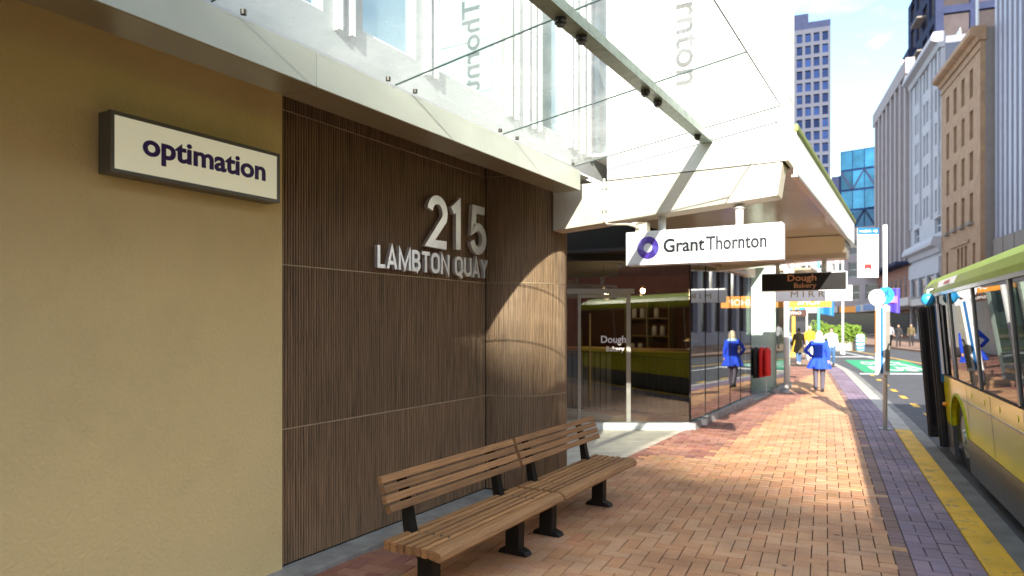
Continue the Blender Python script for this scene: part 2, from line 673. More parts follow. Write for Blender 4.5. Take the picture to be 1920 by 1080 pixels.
def keep(p):
    if p.y < 7.6:
        return p.x > -3.82
    if p.y < 11.0:
        return p.x > -3.45 + (p.y - 7.6) * .02
    return p.x > -3.38 if p.y < 19.6 else p.x > interp(KERB, p.y) - 8


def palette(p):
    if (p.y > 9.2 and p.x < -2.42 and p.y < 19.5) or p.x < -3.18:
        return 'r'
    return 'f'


for iy in range(-45, 215):
    for ix in range(-60, 0):
        k = (ix - iy) % 4
        if k == 0:
            u, v, o = (ix + 1) * BW, (iy + .5) * BW, 'h'
        elif k == 3:
            u, v, o = (ix + .5) * BW, (iy + 1) * BW, 'v'
        else:
            continue
        u -= 5 * BW + (.06 if False else 0)
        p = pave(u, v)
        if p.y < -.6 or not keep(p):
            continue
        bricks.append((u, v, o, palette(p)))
vv = -45 * BW
row = 0
while vv < 215 * BW:
    for c in (0, 1):
        uc = -(c * 2 + 1) * BW
        sh = c * 1.5 * BW
        bricks.append((uc, vv + sh + .5 * BW, 'h', 'p'))
        bricks.append((uc - BW / 2, vv + sh + 2 * BW, 'v', 'p'))
        bricks.append((uc + BW / 2, vv + sh + 2 * BW, 'v', 'p'))
    bricks.append((-4.5 * BW, vv + BW, 'v', 'e'))
    bricks.append((-4.5 * BW, vv + 2.5 * BW + .0, 's', 'e'))
    vv += 3 * BW
PAL = {'f': FIELD, 'p': PURP, 'r': REDS, 'e': [(.27, .16, .13), (.24, .135, .11), (.22, .13, .13)]}


def brick_geo(o):
    lu, lv = {'h': (2, 1), 'v': (1, 2), 's': (1, 1)}[o]
    a = lu * BW / 2 - GAPW / 2
    b = lv * BW / 2 - GAPW / 2
    c = .004
    vs = []
    for (s_, z) in ((0, -.03), (0, -.003), (c, 0)):
        for su, sv in ((-1, -1), (1, -1), (1, 1), (-1, 1)):
            vs.append(E_U * (su * (a - s_)) + E_V * (sv * (b - s_)) + Vector((0, 0, z)))
    fs = [(8, 9, 10, 11)]
    for r in (0, 4):
        for i in range(4):
            j = (i + 1) % 4
            fs.append((r + i, r + j, r + 4 + j, r + 4 + i))
    return vs, fs


def set_tone(me, cols):
    at = me.color_attributes.new('tone', 'FLOAT_COLOR', 'POINT')
    flat = []
    for c in cols:
        flat += [c[0], c[1], c[2], 1]
    at.data.foreach_set('color', flat)


fwd = Vector((-math.sin(TH), math.cos(TH), 0))
rgt = Vector((math.cos(TH), math.sin(TH), 0))


def score(b):
    p = pave(b[0], b[1])
    d = p.dot(fwd)
    if d < 1:
        return -1
    x = 960 + 1300 * p.dot(rgt) / d
    y = 605 + 1300 * 1.8 / d
    if not (0 < x < 1915 and y < 1078):
        return -1
    if -2.95 < p.x < -2.35 and 3.2 < p.y < 6.7:
        return -1
    return 1 / d ** 3


bricks.sort(key=score, reverse=True)
cache = {}
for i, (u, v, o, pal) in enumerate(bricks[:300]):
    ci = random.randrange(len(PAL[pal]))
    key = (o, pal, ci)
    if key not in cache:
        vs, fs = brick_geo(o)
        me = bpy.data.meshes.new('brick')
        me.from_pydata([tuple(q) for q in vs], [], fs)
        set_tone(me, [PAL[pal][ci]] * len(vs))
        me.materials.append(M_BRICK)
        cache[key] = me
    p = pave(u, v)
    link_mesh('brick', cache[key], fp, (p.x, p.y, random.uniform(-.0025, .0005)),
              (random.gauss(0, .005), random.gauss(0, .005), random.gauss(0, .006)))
VS, FS, CS = [], [], []
geo = {o: brick_geo(o) for o in 'hvs'}
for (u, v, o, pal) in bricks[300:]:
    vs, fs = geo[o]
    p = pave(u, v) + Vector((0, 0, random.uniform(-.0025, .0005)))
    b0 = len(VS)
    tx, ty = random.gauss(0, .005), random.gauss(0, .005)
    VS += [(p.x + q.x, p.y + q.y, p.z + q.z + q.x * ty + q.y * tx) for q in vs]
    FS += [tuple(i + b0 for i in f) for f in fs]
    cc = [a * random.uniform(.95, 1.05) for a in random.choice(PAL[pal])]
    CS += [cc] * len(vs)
me = bpy.data.meshes.new('brick_paving')
me.from_pydata(VS, [], FS)
set_tone(me, CS)
me.materials.append(M_BRICK)
bp = link_mesh('brick_paving', me, fp)
bp['kind'] = 'stuff'

# ---- road markings (each its own painted sheet)
mk = thing('lane_marking', 'dashed yellow painted line along the road edge', 'road marking', (0, 16.8, -.126))
for yy in (16.4, 18.3, 20.2, 22.1, 24.0, 26.0, 28.2, 30.6):
    x = kx(yy) + .95
    dx = (kx(yy + 1) - kx(yy))
    MB().quad((x - .05, yy, -.124), (x + .09, yy, -.124), (x + .09 + dx * .75, yy + .75, -.124), (x - .05 + dx * .75, yy + .75, -.124)).build('dash', M_YPAINT, mk)
gb = thing('bus_lane_box', 'green painted box with white BUS ONLY lettering on the road', 'road marking', (-1.5, 34, -.126))
bx = [(-1.75, 29.9), (.55, 32.2), (-.55, 40.6), (-3.25, 39.6)]
MB().quad(*[(x, y, -.122) for x, y in bx]).build('green_panel', M_GPAINT, gb)
gdir = Vector((-.14, .99, 0)).normalized()
gright = Vector((.99, .14, 0))
place_text('BUS', Vector((-1.55, 31.6, -.119)), gright, gdir, 1.7, 2.6, M_WPAINT, gb, bold=.03, thick=.002)
place_text('ONLY', Vector((-2.15, 35.6, -.119)), gright, gdir, 1.8, 2.6, M_WPAINT, gb, bold=.03, thick=.002)
cl = ribbon(30, 62, lambda y: kx(y) * .45 + ox(y) * .55 - .08, lambda y: kx(y) * .45 + ox(y) * .55 + .1, -.122).build('centre_line', M_YPAINT)
tag(cl, 'solid yellow centre line of the road', 'road marking')
wl = MB()
for a, b in ((28.8, 29.4), (42, 42.8)):
    wl.quad((kx(a) + .6, a, -.12), (kx(a) + 3.4, a + 1.6, -.12), (kx(b) + 3.4, b + 1.6, -.12), (kx(b) + .6, b, -.12))
tag(wl.build('lane_bar', M_WPAINT), 'white bars painted across the lane at the green box', 'road marking')
wl = ribbon(26, 60, lambda y: kx(y) + 3.35, lambda y: kx(y) + 3.5, -.121).build('lane_line', M_WPAINT)
tag(wl, 'white lane line beside the green bus box', 'road marking')

# ================================================================== LEFT FRONTAGE
WX = -3.95
wall = thing('rendered_wall', 'beige textured render wall at the left edge', 'wall', (WX, 1, 0))
MB().box(WX - .5, WX + .025, -9, 3.455, 0, 3.44).build('wall_face', M_RENDER, wall)
MB().box(WX - .3, WX + .004, 3.456, 3.47, 0, 3.44).build('corner_joint', M_GAP, wall)

# reeded timber wall
tw = thing('timber_clad_wall', 'dark brown reeded timber wall with rounded end behind the bench', 'wall', (WX, 4.8, 0))
MB().box(WX - .4, WX - .014, 3.47, 6.9, 0, 3.44).build('backing', M_GAP, tw)
CY, CRAD = 6.80, .60
cb = MB()
ring = [(WX + (CRAD - .014) * math.sin(a), CY - (CRAD - .014) * math.cos(a)) for a in [i * math.pi / 24 for i in range(25)]]
cb.prism(ring, 0, 3.44).build('column_backing', M_GAP, tw)
PITCH = .0255


def rib_profile(L_):
    n = int(L_ / PITCH)
    pts = []
    p = L_ / n
    for i in range(n):
        s0 = i * p
        pts += [(s0, -.013), (s0 + p * .40, -.013), (s0 + p * .50, -.001), (s0 + p * .58, 0), (s0 + p * .80, 0), (s0 + p * .88, -.001), (s0 + p * .98, -.013)]
    return pts


ROWS = [(.05, 1.025), (1.033, 2.215), (2.223, 3.335), (3.343, 3.44)]
for z0, z1 in ROWS:
    m = MB()
    pr = rib_profile(6.2 - 3.47)
    for (a, da), (b, db) in zip(pr, pr[1:]):
        if abs(a - b) > 1e-6:
            m.quad((WX + da, 3.47 + a, z0), (WX + db, 3.47 + b, z0), (WX + db, 3.47 + b, z1), (WX + da, 3.47 + a, z1))
    m.build('reeded_panel', M_WOOD, tw)
    m = MB()
    pr = rib_profile(CRAD * math.pi * .93)

    def cp(s, d):
        a = s / CRAD
        return WX + (CRAD + d) * math.sin(a), CY - (CRAD + d) * math.cos(a)
    for (a, da), (b, db) in zip(pr, pr[1:]):
        if abs(a - b) > 1e-6:
            m.quad((*cp(a, da), z0), (*cp(b, db), z0), (*cp(b, db), z1), (*cp(a, da), z1))
    m.build('curved_reeded_panel', M_WOOD, tw)
for z in (1.029, 2.219, 3.339):
    MB().box(WX - .012, WX - .002, 3.47, 6.2, z - .0045, z + .0045).build('joint_bead', M_TRIM, tw)
    m = MB()
    for i in range(24):
        a0, a1 = i * math.pi * .93 / 24, (i + 1) * math.pi * .93 / 24
        m.hexa([(*cp(a0 * CRAD, -.012), z - .004), (*cp(a0 * CRAD, -.002), z - .004), (*cp(a1 * CRAD, -.002), z - .004), (*cp(a1 * CRAD, -.012), z - .004),
                (*cp(a0 * CRAD, -.012), z + .004), (*cp(a0 * CRAD, -.002), z + .004), (*cp(a1 * CRAD, -.002), z + .004), (*cp(a1 * CRAD, -.012), z + .004)])
    m.build('curved_joint_bead', M_TRIM, tw)

pl = thing('stone_plinth', 'grey stone strip at the foot of the timber wall', 'plinth', (WX + .1, 5, 0))
for a, b in ((-9, 2.4), (2.404, 3.9), (3.904, 5.1), (5.104, 6.22)):
    MB().box(WX - .2, WX + .235, a, b, -.03, .035).build('stone', M_STONE, pl, bevel=.006)
th = thing('stone_threshold', 'pale stone paving at the bakery entrance', 'paving', (-4.2, 9, 0))
for i, (a, b) in enumerate(((6.23, 7.6), (7.604, 8.8), (8.804, 10.0), (10.004, 11.7))):
    for (c, d) in ((-6.4, -5.2), (-5.196, -4.3), (-4.296, -3.36 if i else -3.72)):
        MB().box(c, d, a, b, -.03, .004).build('paving_slab', M_PALE, th, bevel=.004)

# ---- lightbox sign "optimation"
so = thing('lightbox_sign', 'cream lightbox sign reading optimation on the beige wall', 'sign', (WX + .03, 2.74, 2.6))
Y0, Y1, Z0, Z1 = 2.16, 3.325, 2.625, 2.965
fx = WX + .15
m = MB()
m.box(WX + .03, fx - .02, Y0, Y1, Z0, Z1)
m.build('housing', M_SIGNBOX, so, bevel=.004)
m = MB()
bwid = .022
m.box(fx - .02, fx, Y0, Y1, Z0, Z0 + bwid).box(fx - .02, fx, Y0, Y1, Z1 - bwid, Z1)
m.box(fx - .02, fx, Y0, Y0 + bwid, Z0 + bwid, Z1 - bwid).box(fx - .02, fx, Y1 - bwid, Y1, Z0 + bwid, Z1 - bwid)
m.build('frame', M_SIGNBOX, so)
MB().box(fx - .019, fx - .006, Y0 + bwid, Y1 - bwid, Z0 + bwid, Z1 - bwid).build('face_panel', M_OPAL, so)
place_text('optimation', (fx - .006, 2.345, 2.715), (0, 1, 0), (0, 0, 1), .86, .165, M_PURPLE, so, bold=.028, thick=.004)

# ---- address letters
ad = thing('address_sign', 'raised silver letters reading 215 LAMBTON QUAY on timber wall', 'sign', (WX, 5.3, 2.2))
def arc(cx, cy, rx, ry, a0, a1, n=14):
    return [(cx + rx * math.cos(R(a0 + (a1 - a0) * i / n)), cy + ry * math.sin(R(a0 + (a1 - a0) * i / n))) for i in range(n + 1)]


def stroke(m, pts, wd, y0, z0, sx, sz, x0, x1):
    """one constant-width stroke of a letter, extruded off the wall from x0 to x1"""
    P = [Vector((p[0] * sx, p[1] * sz)) for p in pts]
    n = len(P)
    closed = (P[0] - P[-1]).length < 1e-4
    if closed:
        P = P[:-1]
        n -= 1
    Lp, Rp = [], []
    for i in range(n):
        a = P[i - 1] if (i > 0 or closed) else None
        b = P[(i + 1) % n] if (i < n - 1 or closed) else None
        d1 = (P[i] - a).normalized() if a is not None else (b - P[i]).normalized()
        d2 = (b - P[i]).normalized() if b is not None else d1
        nn = Vector((-(d1 + d2).y, (d1 + d2).x)).normalized()
        c = max(.45, nn.dot(Vector((-d1.y, d1.x))))
        Lp.append(P[i] + nn * wd / 2 / c)
        Rp.append(P[i] - nn * wd / 2 / c)
    rng = range(n) if closed else range(n - 1)
    vs = []
    for q in (x0, x1):
        vs += [(q, y0 + p.x, z0 + p.y) for p in Lp] + [(q, y0 + p.x, z0 + p.y) for p in Rp]
    fs = []
    N = 2 * n
    for i in rng:
        j = (i + 1) % n
        fs += [(i, j, n + j, n + i), (N + i, N + n + i, N + n + j, N + j), (i, N + i, N + j, j), (n + i, n + j, N + n + j, N + n + i)]
    if not closed:
        fs += [(0, n, N + n, N), (n - 1, N + n - 1, N + 2 * n - 1, 2 * n - 1)]
    m.add(vs, fs)


GL = {
    '2': (.62, [arc(.31, .69, .26, .26, 172, -28) + [(.04, .045), (.62, .045)]]),
    '1': (.36, [[(.04, .80), (.26, .95), (.26, .0)]]),
    '5': (.60, [[(.56, .955), (.14, .955), (.10, .50)] + arc(.30, .31, .255, .265, 125, -165)[0:15]]),
    'L': (.50, [[(.075, 1), (.075, .075), (.5, .075)]]),
    'A': (.70, [[(.07, 0), (.35, 1.0), (.63, 0)], [(.16, .28), (.54, .28)]]),
    'M': (.86, [[(.075, 0), (.075, .94), (.43, .12), (.785, .94), (.785, 0)]]),
    'B': (.62, [[(.075, .075), (.33, .075)] + arc(.33, .29, .2, .215, -90, 90, 8) + [(.075, .505)], [(.33, .505)] + arc(.31, .715, .19, .21, -90, 90, 8) + [(.075, .925)], [(.075, 0), (.075, 1)]]),
    'T': (.60, [[(0, .925), (.60, .925)], [(.30, 0), (.30, .86)]]),
    'O': (.70, [arc(.35, .70, .265, .225, 0, 180, 8) + arc(.35, .30, .265, .225, 180, 360, 8) + [(.615, .70)]]),
    'N': (.70, [[(.075, 0), (.075, .95), (.625, .05), (.625, 1)]]),
    'Q': (.72, [arc(.35, .70, .265, .225, 0, 180, 8) + arc(.35, .30, .265, .225, 180, 360, 8) + [(.615, .70)], [(.40, .22), (.66, -.12)]]),
    'U': (.68, [[(.075, 1), (.075, .32)] + arc(.34, .32, .265, .245, 180, 360, 8) + [(.605, 1)]]),
    'Y': (.64, [[(.05, 1), (.32, .45), (.59, 1)], [(.32, 0), (.32, .5)]]),
}


def wall_glyph(chx, y, z, ht, asp, wd, th, name):
    m = MB()
    for k, pts in enumerate(GL[chx][1]):
        stroke(m, pts, wd, y, z, ht * asp, ht, WX + .028, WX + .028 + th - k * .0006)
    o = m.build(name, M_ALU, ad)
    return GL[chx][0] * ht * asp


for chx, y in (('2', 5.12), ('1', 5.48), ('5', 5.82)):
    wall_glyph(chx, y, 2.515, .46, .98, .080, .042, 'digit')
adv = sum(GL[c_][0] for c_ in 'LAMBTONQUAY')
gap_, space_ = .11, .48
asp_ = 1.69 / (.185 * (adv + 9 * gap_ + space_))
y = 4.43
for c_ in 'LAMBTON QUAY':
    if c_ == ' ':
        y += (space_ - gap_) * .185 * asp_
        continue
    y += wall_glyph(c_, y, 2.262, .188, asp_, .033, .034, 'letter') + gap_ * .185 * asp_
for yy in (5.2, 5.35, 5.62, 5.92, 6.05):
    MB().box(WX, WX + .03, yy, yy + .012, 2.53, 2.545).build('stand_off_pin', M_BOLT, ad)

# ---- benches
def make_bench(y0, y1, label):
    t = thing('bench', label, 'bench', (-2.65, (y0 + y1) / 2, 0), group='slatted benches along the wall')
    n = 7
    x_back, x_front = -2.87, -2.455
    pitch = (x_front - x_back) / n
    for i in range(n):
        xa = x_back + i * pitch
        jy = random.uniform(-.006, .006)
        if i < n - 1:
            m = MB().box(xa, xa + pitch - .019, y0 + jy, y1 + jy, .385, .445 + random.uniform(-.002, .002))
            m.build('seat_slat', M_SLAT, t, bevel=.004)
        else:
            p = [(xa, .39), (xa + pitch + .02, .375), (xa + pitch + .045, .395), (xa + pitch + .03, .43), (xa + pitch - .005, .446), (xa, .446)]
            MB().sweep(p, 'y', y0 - .008, y1 + .004).build('front_slat', M_SLAT, t, bevel=.006)
    for i in range(4):
        zc = .637 + i * .0585
        xc = -2.835 - i * .0215
        tilt = R(-20)
        c, s = math.cos(tilt), math.sin(tilt)
        pr = []
        for px, pz in ((-.019, -.0245), (.019, -.0245), (.019, .0245), (-.019, .0245)):
            pr.append((xc + px * c + pz * s, zc - px * s + pz * c))
        MB().sweep(pr, 'y', y0 + random.uniform(-.006, .006), y1 + random.uniform(-.006, .006)).build('back_slat', M_SLAT, t, bevel=.004)
    L_ = y1 - y0
    for f in (.16, .84):
        yc = y0 + L_ * f
        m = MB()
        pr = [(-2.84, .0), (-2.58, .0), (-2.60, .03), (-2.655, .05), (-2.65, .30), (-2.56, .36), (-2.50, .385), (-2.85, .39), (-2.82, .33), (-2.77, .28), (-2.775, .06), (-2.83, .03)]
        m.sweep(pr, 'y', yc - .05, yc + .05)
        m.build('pedestal', M_IRON, t, bevel=.008)
        m = MB()
        pr = [(-2.88, .36), (-2.81, .385), (-2.84, .50), (-2.865, .62), (-2.935, .82), (-2.965, .81), (-2.915, .62), (-2.90, .48)]
        m.sweep(pr, 'y', yc - .035, yc + .035)
        m.build('back_support', M_IRON, t, bevel=.004)
        for i in range(6):
            bx_ = x_back + i * pitch + .02
            MB().tube([(bx_, yc, .44), (bx_, yc, .449)], .009, 8).build('bolt', M_BOLT, t)
    return t


make_bench(3.32, 4.945, 'near slatted timber bench closest to the camera')
make_bench(4.99, 6.60, 'far slatted timber bench nearest the rounded column')

# ================================================================== CANOPIES
gt = thing('box_gutter', 'cream metal box gutter running above the timber wall', 'gutter', (-3.1, 3, 3.15))
GX0, GX1 = -3.25, -2.97
for a, b in ((-6, .3), (.304, 2.86), (2.864, 4.6), (4.604, 6.46)):
    MB().box(GX1 - .012, GX1, a, b, 3.152, 3.35).build('fascia_sheet', M_FASCIA, gt)
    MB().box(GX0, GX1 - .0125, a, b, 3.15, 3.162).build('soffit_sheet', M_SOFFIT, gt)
MB().box(GX0, GX1 - .013, 6.45, 6.46, 3.163, 3.35).build('end_cap', M_FASCIA, gt)
MB().box(GX0, GX0 + .01, -6, 6.449, 3.163, 3.468).build('gutter_back', M_FASCIA, gt)
MB().box(WX - .45, GX0 - .002, -9, 7.3, 3.442, 3.465).build('roof_sheet', M_FASCIA, gt)

gc = thing('glass_canopy', 'sloping clear glass canopy above the footpath', 'canopy', (-2, 3, 3.4))


def gz(x):
    return 3.40 + .152 * (x + 2.97)


JY = [-3.38, -1.98, -.58, .82, 2.22, 3.62, 5.02, 6.42]
for a, b in zip(JY, JY[1:]):
    x0, x1 = -3.02, -1.03
    m = MB()
    m.quad((x0, a + .006, gz(x0)), (x1, a + .006, gz(x1)), (x1, b - .006, gz(x1)), (x0, b - .006, gz(x0)))
    pane = m.build('glass_pane', M_CANOPY, gc)
    e = MB()
    e.box(0, 0, 0, 0, 0, 0) if False else None
    for (p, q) in (((x0, b - .006), (x1, b - .006)), ((x1, a + .006), (x1, b - .006))):
        e.bar((p[0], p[1], gz(p[0])), (q[0], q[1], gz(q[0])), .006, .012)
    e.build('glass_edge', M_EDGE, pane)
bm_ = MB()
bm_.box(-1.77, -1.665, -4, 6.598, 3.50, 3.512).box(-1.77, -1.758, -4, 6.598, 3.513, 3.555).box(-1.677, -1.665, -4, 6.598, 3.513, 3.565)
bm_.build('support_channel', M_STEEL, gc)
for y in JY[1:]:
    for dy in (-.14, .14):
        if y + dy < 6.55:
            MB().tube([(-1.72, y + dy, 3.47), (-1.72, y + dy, 3.50)], .034, 12).tube([(-1.72, y + dy, 3.455), (-1.72, y + dy, 3.47)], .022, 12).build('bolt', M_BOLT, gc, smooth=False)
            MB().tube([(-2.965, y + dy, 3.37), (-2.965, y + dy, 3.395)], .016, 10).build('clamp', M_BOLT, gc)

# ---- office building above: facade with windows and a projecting white fin
ob = thing('office_building', 'white panelled office facade above the glass canopy with vertical lettering', 'building', (WX, 8, 3.47))


def gridwall(m, a0, a1, z0, z1, wins, depth, fn):
    """flat wall with recessed openings; fn(a, d, z) -> point, d into the wall"""
    A = sorted({a0, a1, *[q for w_ in wins for q in w_[:2]]})
    Z = sorted({z0, z1, *[q for w_ in wins for q in w_[2:4]]})
    wset = [(w_[0], w_[1], w_[2], w_[3]) for w_ in wins]
    for i in range(len(A) - 1):
        zr = None
        for j in range(len(Z) - 1):
            ca, cz = (A[i] + A[i + 1]) / 2, (Z[j] + Z[j + 1]) / 2
            if any(q[0] < ca < q[1] and q[2] < cz < q[3] for q in wset):
                continue
            m.quad(fn(A[i], 0, Z[j]), fn(A[i + 1], 0, Z[j]), fn(A[i + 1], 0, Z[j + 1]), fn(A[i], 0, Z[j + 1]))
    for (a, b, c, d) in wset:
        m.quad(fn(a, 0, c), fn(b, 0, c), fn(b, depth, c), fn(a, depth, c))
        m.quad(fn(a, 0, d), fn(b, 0, d), fn(b, depth, d), fn(a, depth, d))
        m.quad(fn(a, 0, c), fn(a, 0, d), fn(a, depth, d), fn(a, depth, c))
        m.quad(fn(b, 0, c), fn(b, 0, d), fn(b, depth, d), fn(b, depth, c))


FX = -3.10
owin = []
for a, b in ((-1.4, -.5), (-.2, .7), (1.0, 1.9), (2.3, 3.04), (3.387, 3.94), (4.22, 5.12), (5.84, 6.36), (7.08, 7.7), (8.1, 9.2)):
    owin.append((a, b, 3.68, 6.6))
    owin.append((a, b, 7.2, 9.6))
m = MB()
gridwall(m, -6, 12, 3.40, 11, owin, .07, lambda a, d, z: (FX - d, a, z))
m.build('wall', M_FACADE, ob)
for (a, b, c, d) in owin:
    fr = MB()
    for (p, q, r_, s_) in ((a, a + .03, c, d), (b - .03, b, c, d), (a + .03, b - .03, c, c + .03), (a + .03, b - .03, d - .03, d)):
        fr.box(FX - .07, FX - .03, p, q, r_, s_)
    wo = fr.build('window', M_WFRAME, ob)
    MB().box(FX - .06, FX - .05, a + .03, b - .03, c + .03, d - .03).build('pane', M_TEAL, wo)
for yv in (.85, 2.08, 2.18, 3.13, 3.24, 4.03, 4.12, 5.2, 5.32, 5.52, 5.64, 5.76, 6.44, 6.56, 6.75, 6.9, 7.85):
    MB().box(FX, FX + .045, yv, yv + .035, 3.6, 10.9).build('mullion_fin', M_WFRAME, ob)
for yv in (3.08, 5.38, 6.62):
    for zz in (4.05, 4.63, 5.21):
        MB().box(FX + .001, FX + .006, yv, yv + (.05 if yv < 4 else .13), zz, zz + .012).build('joint_strip', M_STEEL, ob)
MB().box(FX - .9, FX - .3, -6, 12, 3.48, 3.5).build('floor_edge', M_FACADE, ob)
# the fin
FZ = [3.25 + .585 * k for k in range(13)]
for a, b in zip(FZ, FZ[1:]):
    MB().box(-2.735, -1.0, 6.60, 6.98, a + .004, b - .004).build('fin_panel', M_WHITE, ob, bevel=.003)
MB().box(-2.70, -1.03, 6.63, 6.95, 3.25, 10.8).build('fin_core', M_GAP, ob)
vs, fs = text_geo('Grant Thornton', .012, .5)
vs = fit_text(vs, 2.55, .30)
place_text('Grant Thornton', (-2.02, 6.598, 4.09 + 2.35), (0, 0, -1), (1, 0, 0), 2.35, .25, M_GREYLET, ob, 'lettering', bold=.012, thick=.004)

# ---- street verandah: cantilever beams, soffit, fascia
ver = thing('verandah', 'white street verandah with green edge over the footpath', 'verandah', (-2.2, 10, 2.8))
VX = -1.0


def cbeam(y, yb, m_):
    p = [(-3.36, 2.775), (-1.09, 2.945), (-1.045, 3.245), (-3.36, 3.245)]
    return MB().sweep(p, 'y', y, yb).build('cantilever_beam', m_, ver, bevel=.012)


cbeam(6.60, 6.86, M_CONC)
cbeam(13.35, 13.62, M_VSOFF)
yy = 6.99
while yy < 14.0:
    b = min(yy + 1.17, 14.1)
    MB().box(VX - .01, VX + .014, yy, b - .006, 3.20, 3.60).build('fascia_panel', M_WHITE, ver)
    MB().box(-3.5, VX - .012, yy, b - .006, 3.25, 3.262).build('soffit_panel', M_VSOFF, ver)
    yy = b
MB().box(VX - .06, VX + .035, 6.985, 14.12, 3.601, 3.68).build('green_edge', M_GREEN, ver, bevel=.02)
MB().box(VX - .03, VX + .03, 6.99, 14.1, 3.175, 3.199).build('bottom_trim', M_FRAME, ver)
MB().box(-3.5, VX - .02, 14.06, 14.1, 3.263, 3.60).build('end_panel', M_WHITE, ver)
MB().box(-3.5, VX - .07, 6.99, 14.05, 3.61, 3.64).build('roof_sheet', M_WHITE, ver)
# curved soffit drop ahead of the far beam
m = MB()
pr = []
for i in range(9):
    t = i / 8
    pr.append((12.6 + t * 1.3, 3.24 - .36 * math.sin(math.pi * t)))
m.sweep(pr, 'x', -3.3, -1.04)
m.build('curved_soffit', M_VSOFF, ver, smooth=False)
m = MB().tube([(-2.76, 6.585, 3.27), (-2.76, 6.585, 2.84), (-2.72, 6.588, 2.80), (-2.52, 6.60, 2.79), (-2.45, 6.64, 2.77), (-2.43, 6.68, 2.74)], .013, 8)
m.build('conduit', M_CONC, ver, smooth=True)
for z in (3.16, 2.93):
    MB().box(-2.785, -2.735, 6.58, 6.60, z, z + .02).build('conduit_clip', M_STEEL, ver)


# ---- hanging signs
def hang_sign(name, label, y, x0, x1, z0, z1, thick, box_m, face_m, posts, ztop):
    t = thing(name, label, 'sign', ((x0 + x1) / 2, y, z0))
    MB().box(x0, x1, y, y + thick, z0, z1).build('sign_box', box_m, t, bevel=.006)
    MB().box(x0 + .014, x1 - .014, y - .004, y - .0005, z0 + .014, z1 - .014).build('face_panel', face_m, t)
    MB().box(x0 + .014, x1 - .014, y + thick + .0005, y + thick + .004, z0 + .014, z1 - .014).build('face_panel', face_m, t)
    for px in posts:
        MB().tube([(px, y + thick / 2, z1), (px, y + thick / 2, ztop)], .038, 14).build('post', M_POLE, t, smooth=True)
        MB().tube([(px, y + thick / 2, ztop - .03), (px, y + thick / 2, ztop - .004)], .055, 14).build('collar', M_POLE, t, smooth=True)
    return t


gs = hang_sign('hanging_sign', 'white hanging sign with purple ring logo reading Grant Thornton', 6.66, -2.555, -1.055, 2.375, 2.715, .15, M_SIGNW, M_SIGNW, (-2.2, -1.45), 2.905)
MB().box(-2.46, -2.34, 6.68, 6.78, 2.717, 2.81).build('junction_box', M_CONC, gs)
for face in (0, 1):
    yf = 6.656 if face == 0 else 6.814
    ex = Vector((1, 0, 0)) if face == 0 else Vector((-1, 0, 0))
    o0 = -2.555 if face == 0 else -1.055
    org = lambda dx, dz: (o0 + ex.x * dx, yf, 2.375 + dz)
    place_text('Grant', org(.395, .115), ex, (0, 0, 1), .405, .135, M_DARKTXT, gs, bold=.02, thick=.005)
    place_text('Thornton', org(.815, .115), ex, (0, 0, 1), .55, .135, M_DARKTXT, gs, bold=.02, thick=.005)
    c = Vector(org(.235, .172))
    NB = 8
    for k in range(NB):
        a0 = 2 * math.pi * k / NB
        m = MB()
        pts = []
        for t in range(5):
            a = a0 + t / 4 * (2 * math.pi / NB) * 1.0
            pts.append((math.cos(a) * .112, math.sin(a) * .112))
        for t in range(5):
            a = a0 + (2 * math.pi / NB) + .75 - t / 4 * (2 * math.pi / NB)
            pts.append((math.cos(a) * .046, math.sin(a) * .046))
        sgn = -1 if face == 0 else 1
        q = [c + ex * p[0] + Vector((0, 0, 1)) * p[1] for p in pts]
        n_ = len(q)
        m.add([v + Vector((0, sgn * .0005, 0)) for v in q] + [v + Vector((0, sgn * .004, 0)) for v in q],
              [tuple(range(n_)), tuple(range(n_, 2 * n_))] + [(i, (i + 1) % n_, n_ + (i + 1) % n_, n_ + i) for i in range(n_)])
        tcol = [(.05, .02, .25), (.09, .045, .36), (.16, .11, .48), (.22, .19, .58), (.13, .08, .42), (.07, .03, .30), (.045, .02, .22), (.10, .07, .40)][k]
        m.build('logo_blade', mat('logo purple %d' % k, tcol, .4, var=.03), gs)

ds = hang_sign('hanging_sign', 'black hanging sign reading Dough Bakery in copper letters', 13.30, -2.47, -1.05, 2.365, 2.695, .12, M_SIGNW, M_BLACK, (-2.2, -1.42), 2.93)
for face in (0, 1):
    yf = 13.296 if face == 0 else 13.424
    ex = Vector((1, 0, 0)) if face == 0 else Vector((-1, 0, 0))
    o0 = -2.47 if face == 0 else -1.05
    place_text('Dough', (o0 + ex.x * .45, yf, 2.365 + .145), ex, (0, 0, 1), .48, .15, M_COPPER, ds, bold=.02, thick=.003)
    place_text('Bakery', (o0 + ex.x * .56, yf, 2.365 + .03), ex, (0, 0, 1), .37, .115, M_COPPER, ds, bold=.01, thick=.003)
ms_ = hang_sign('hanging_sign', 'white hanging sign reading MIRROU in gold letters', 16.4, -2.75, -1.2, 2.27, 2.60, .1, M_SIGNW, M_SIGNW, (-2.4, -1.5), 3.2)
place_text('M I R R O U', (-2.42, 16.396, 2.36), (1, 0, 0), (0, 0, 1), 1.15, .13, M_GOLD, ms_, thick=.003)
hs = hang_sign('hanging_sign', 'orange hanging sign reading SHOP below the white one', 19.5, -3.2, -1.9, 2.2, 2.52, .08, M_ORANGE, M_ORANGE, (-2.9, -2.2), 3.2)
place_text('SHOP', (-2.72, 19.496, 2.27), (1, 0, 0), (0, 0, 1), .6, .16, M_SIGNW, hs, thick=.003)
es = hang_sign('hanging_sign', 'small dark brown hanging sign reading ESPRESSO', 23, -3.9, -2.95, 2.0, 2.2, .06, M_BROWNS, M_BROWNS, (-3.7, -3.2), 3.2)
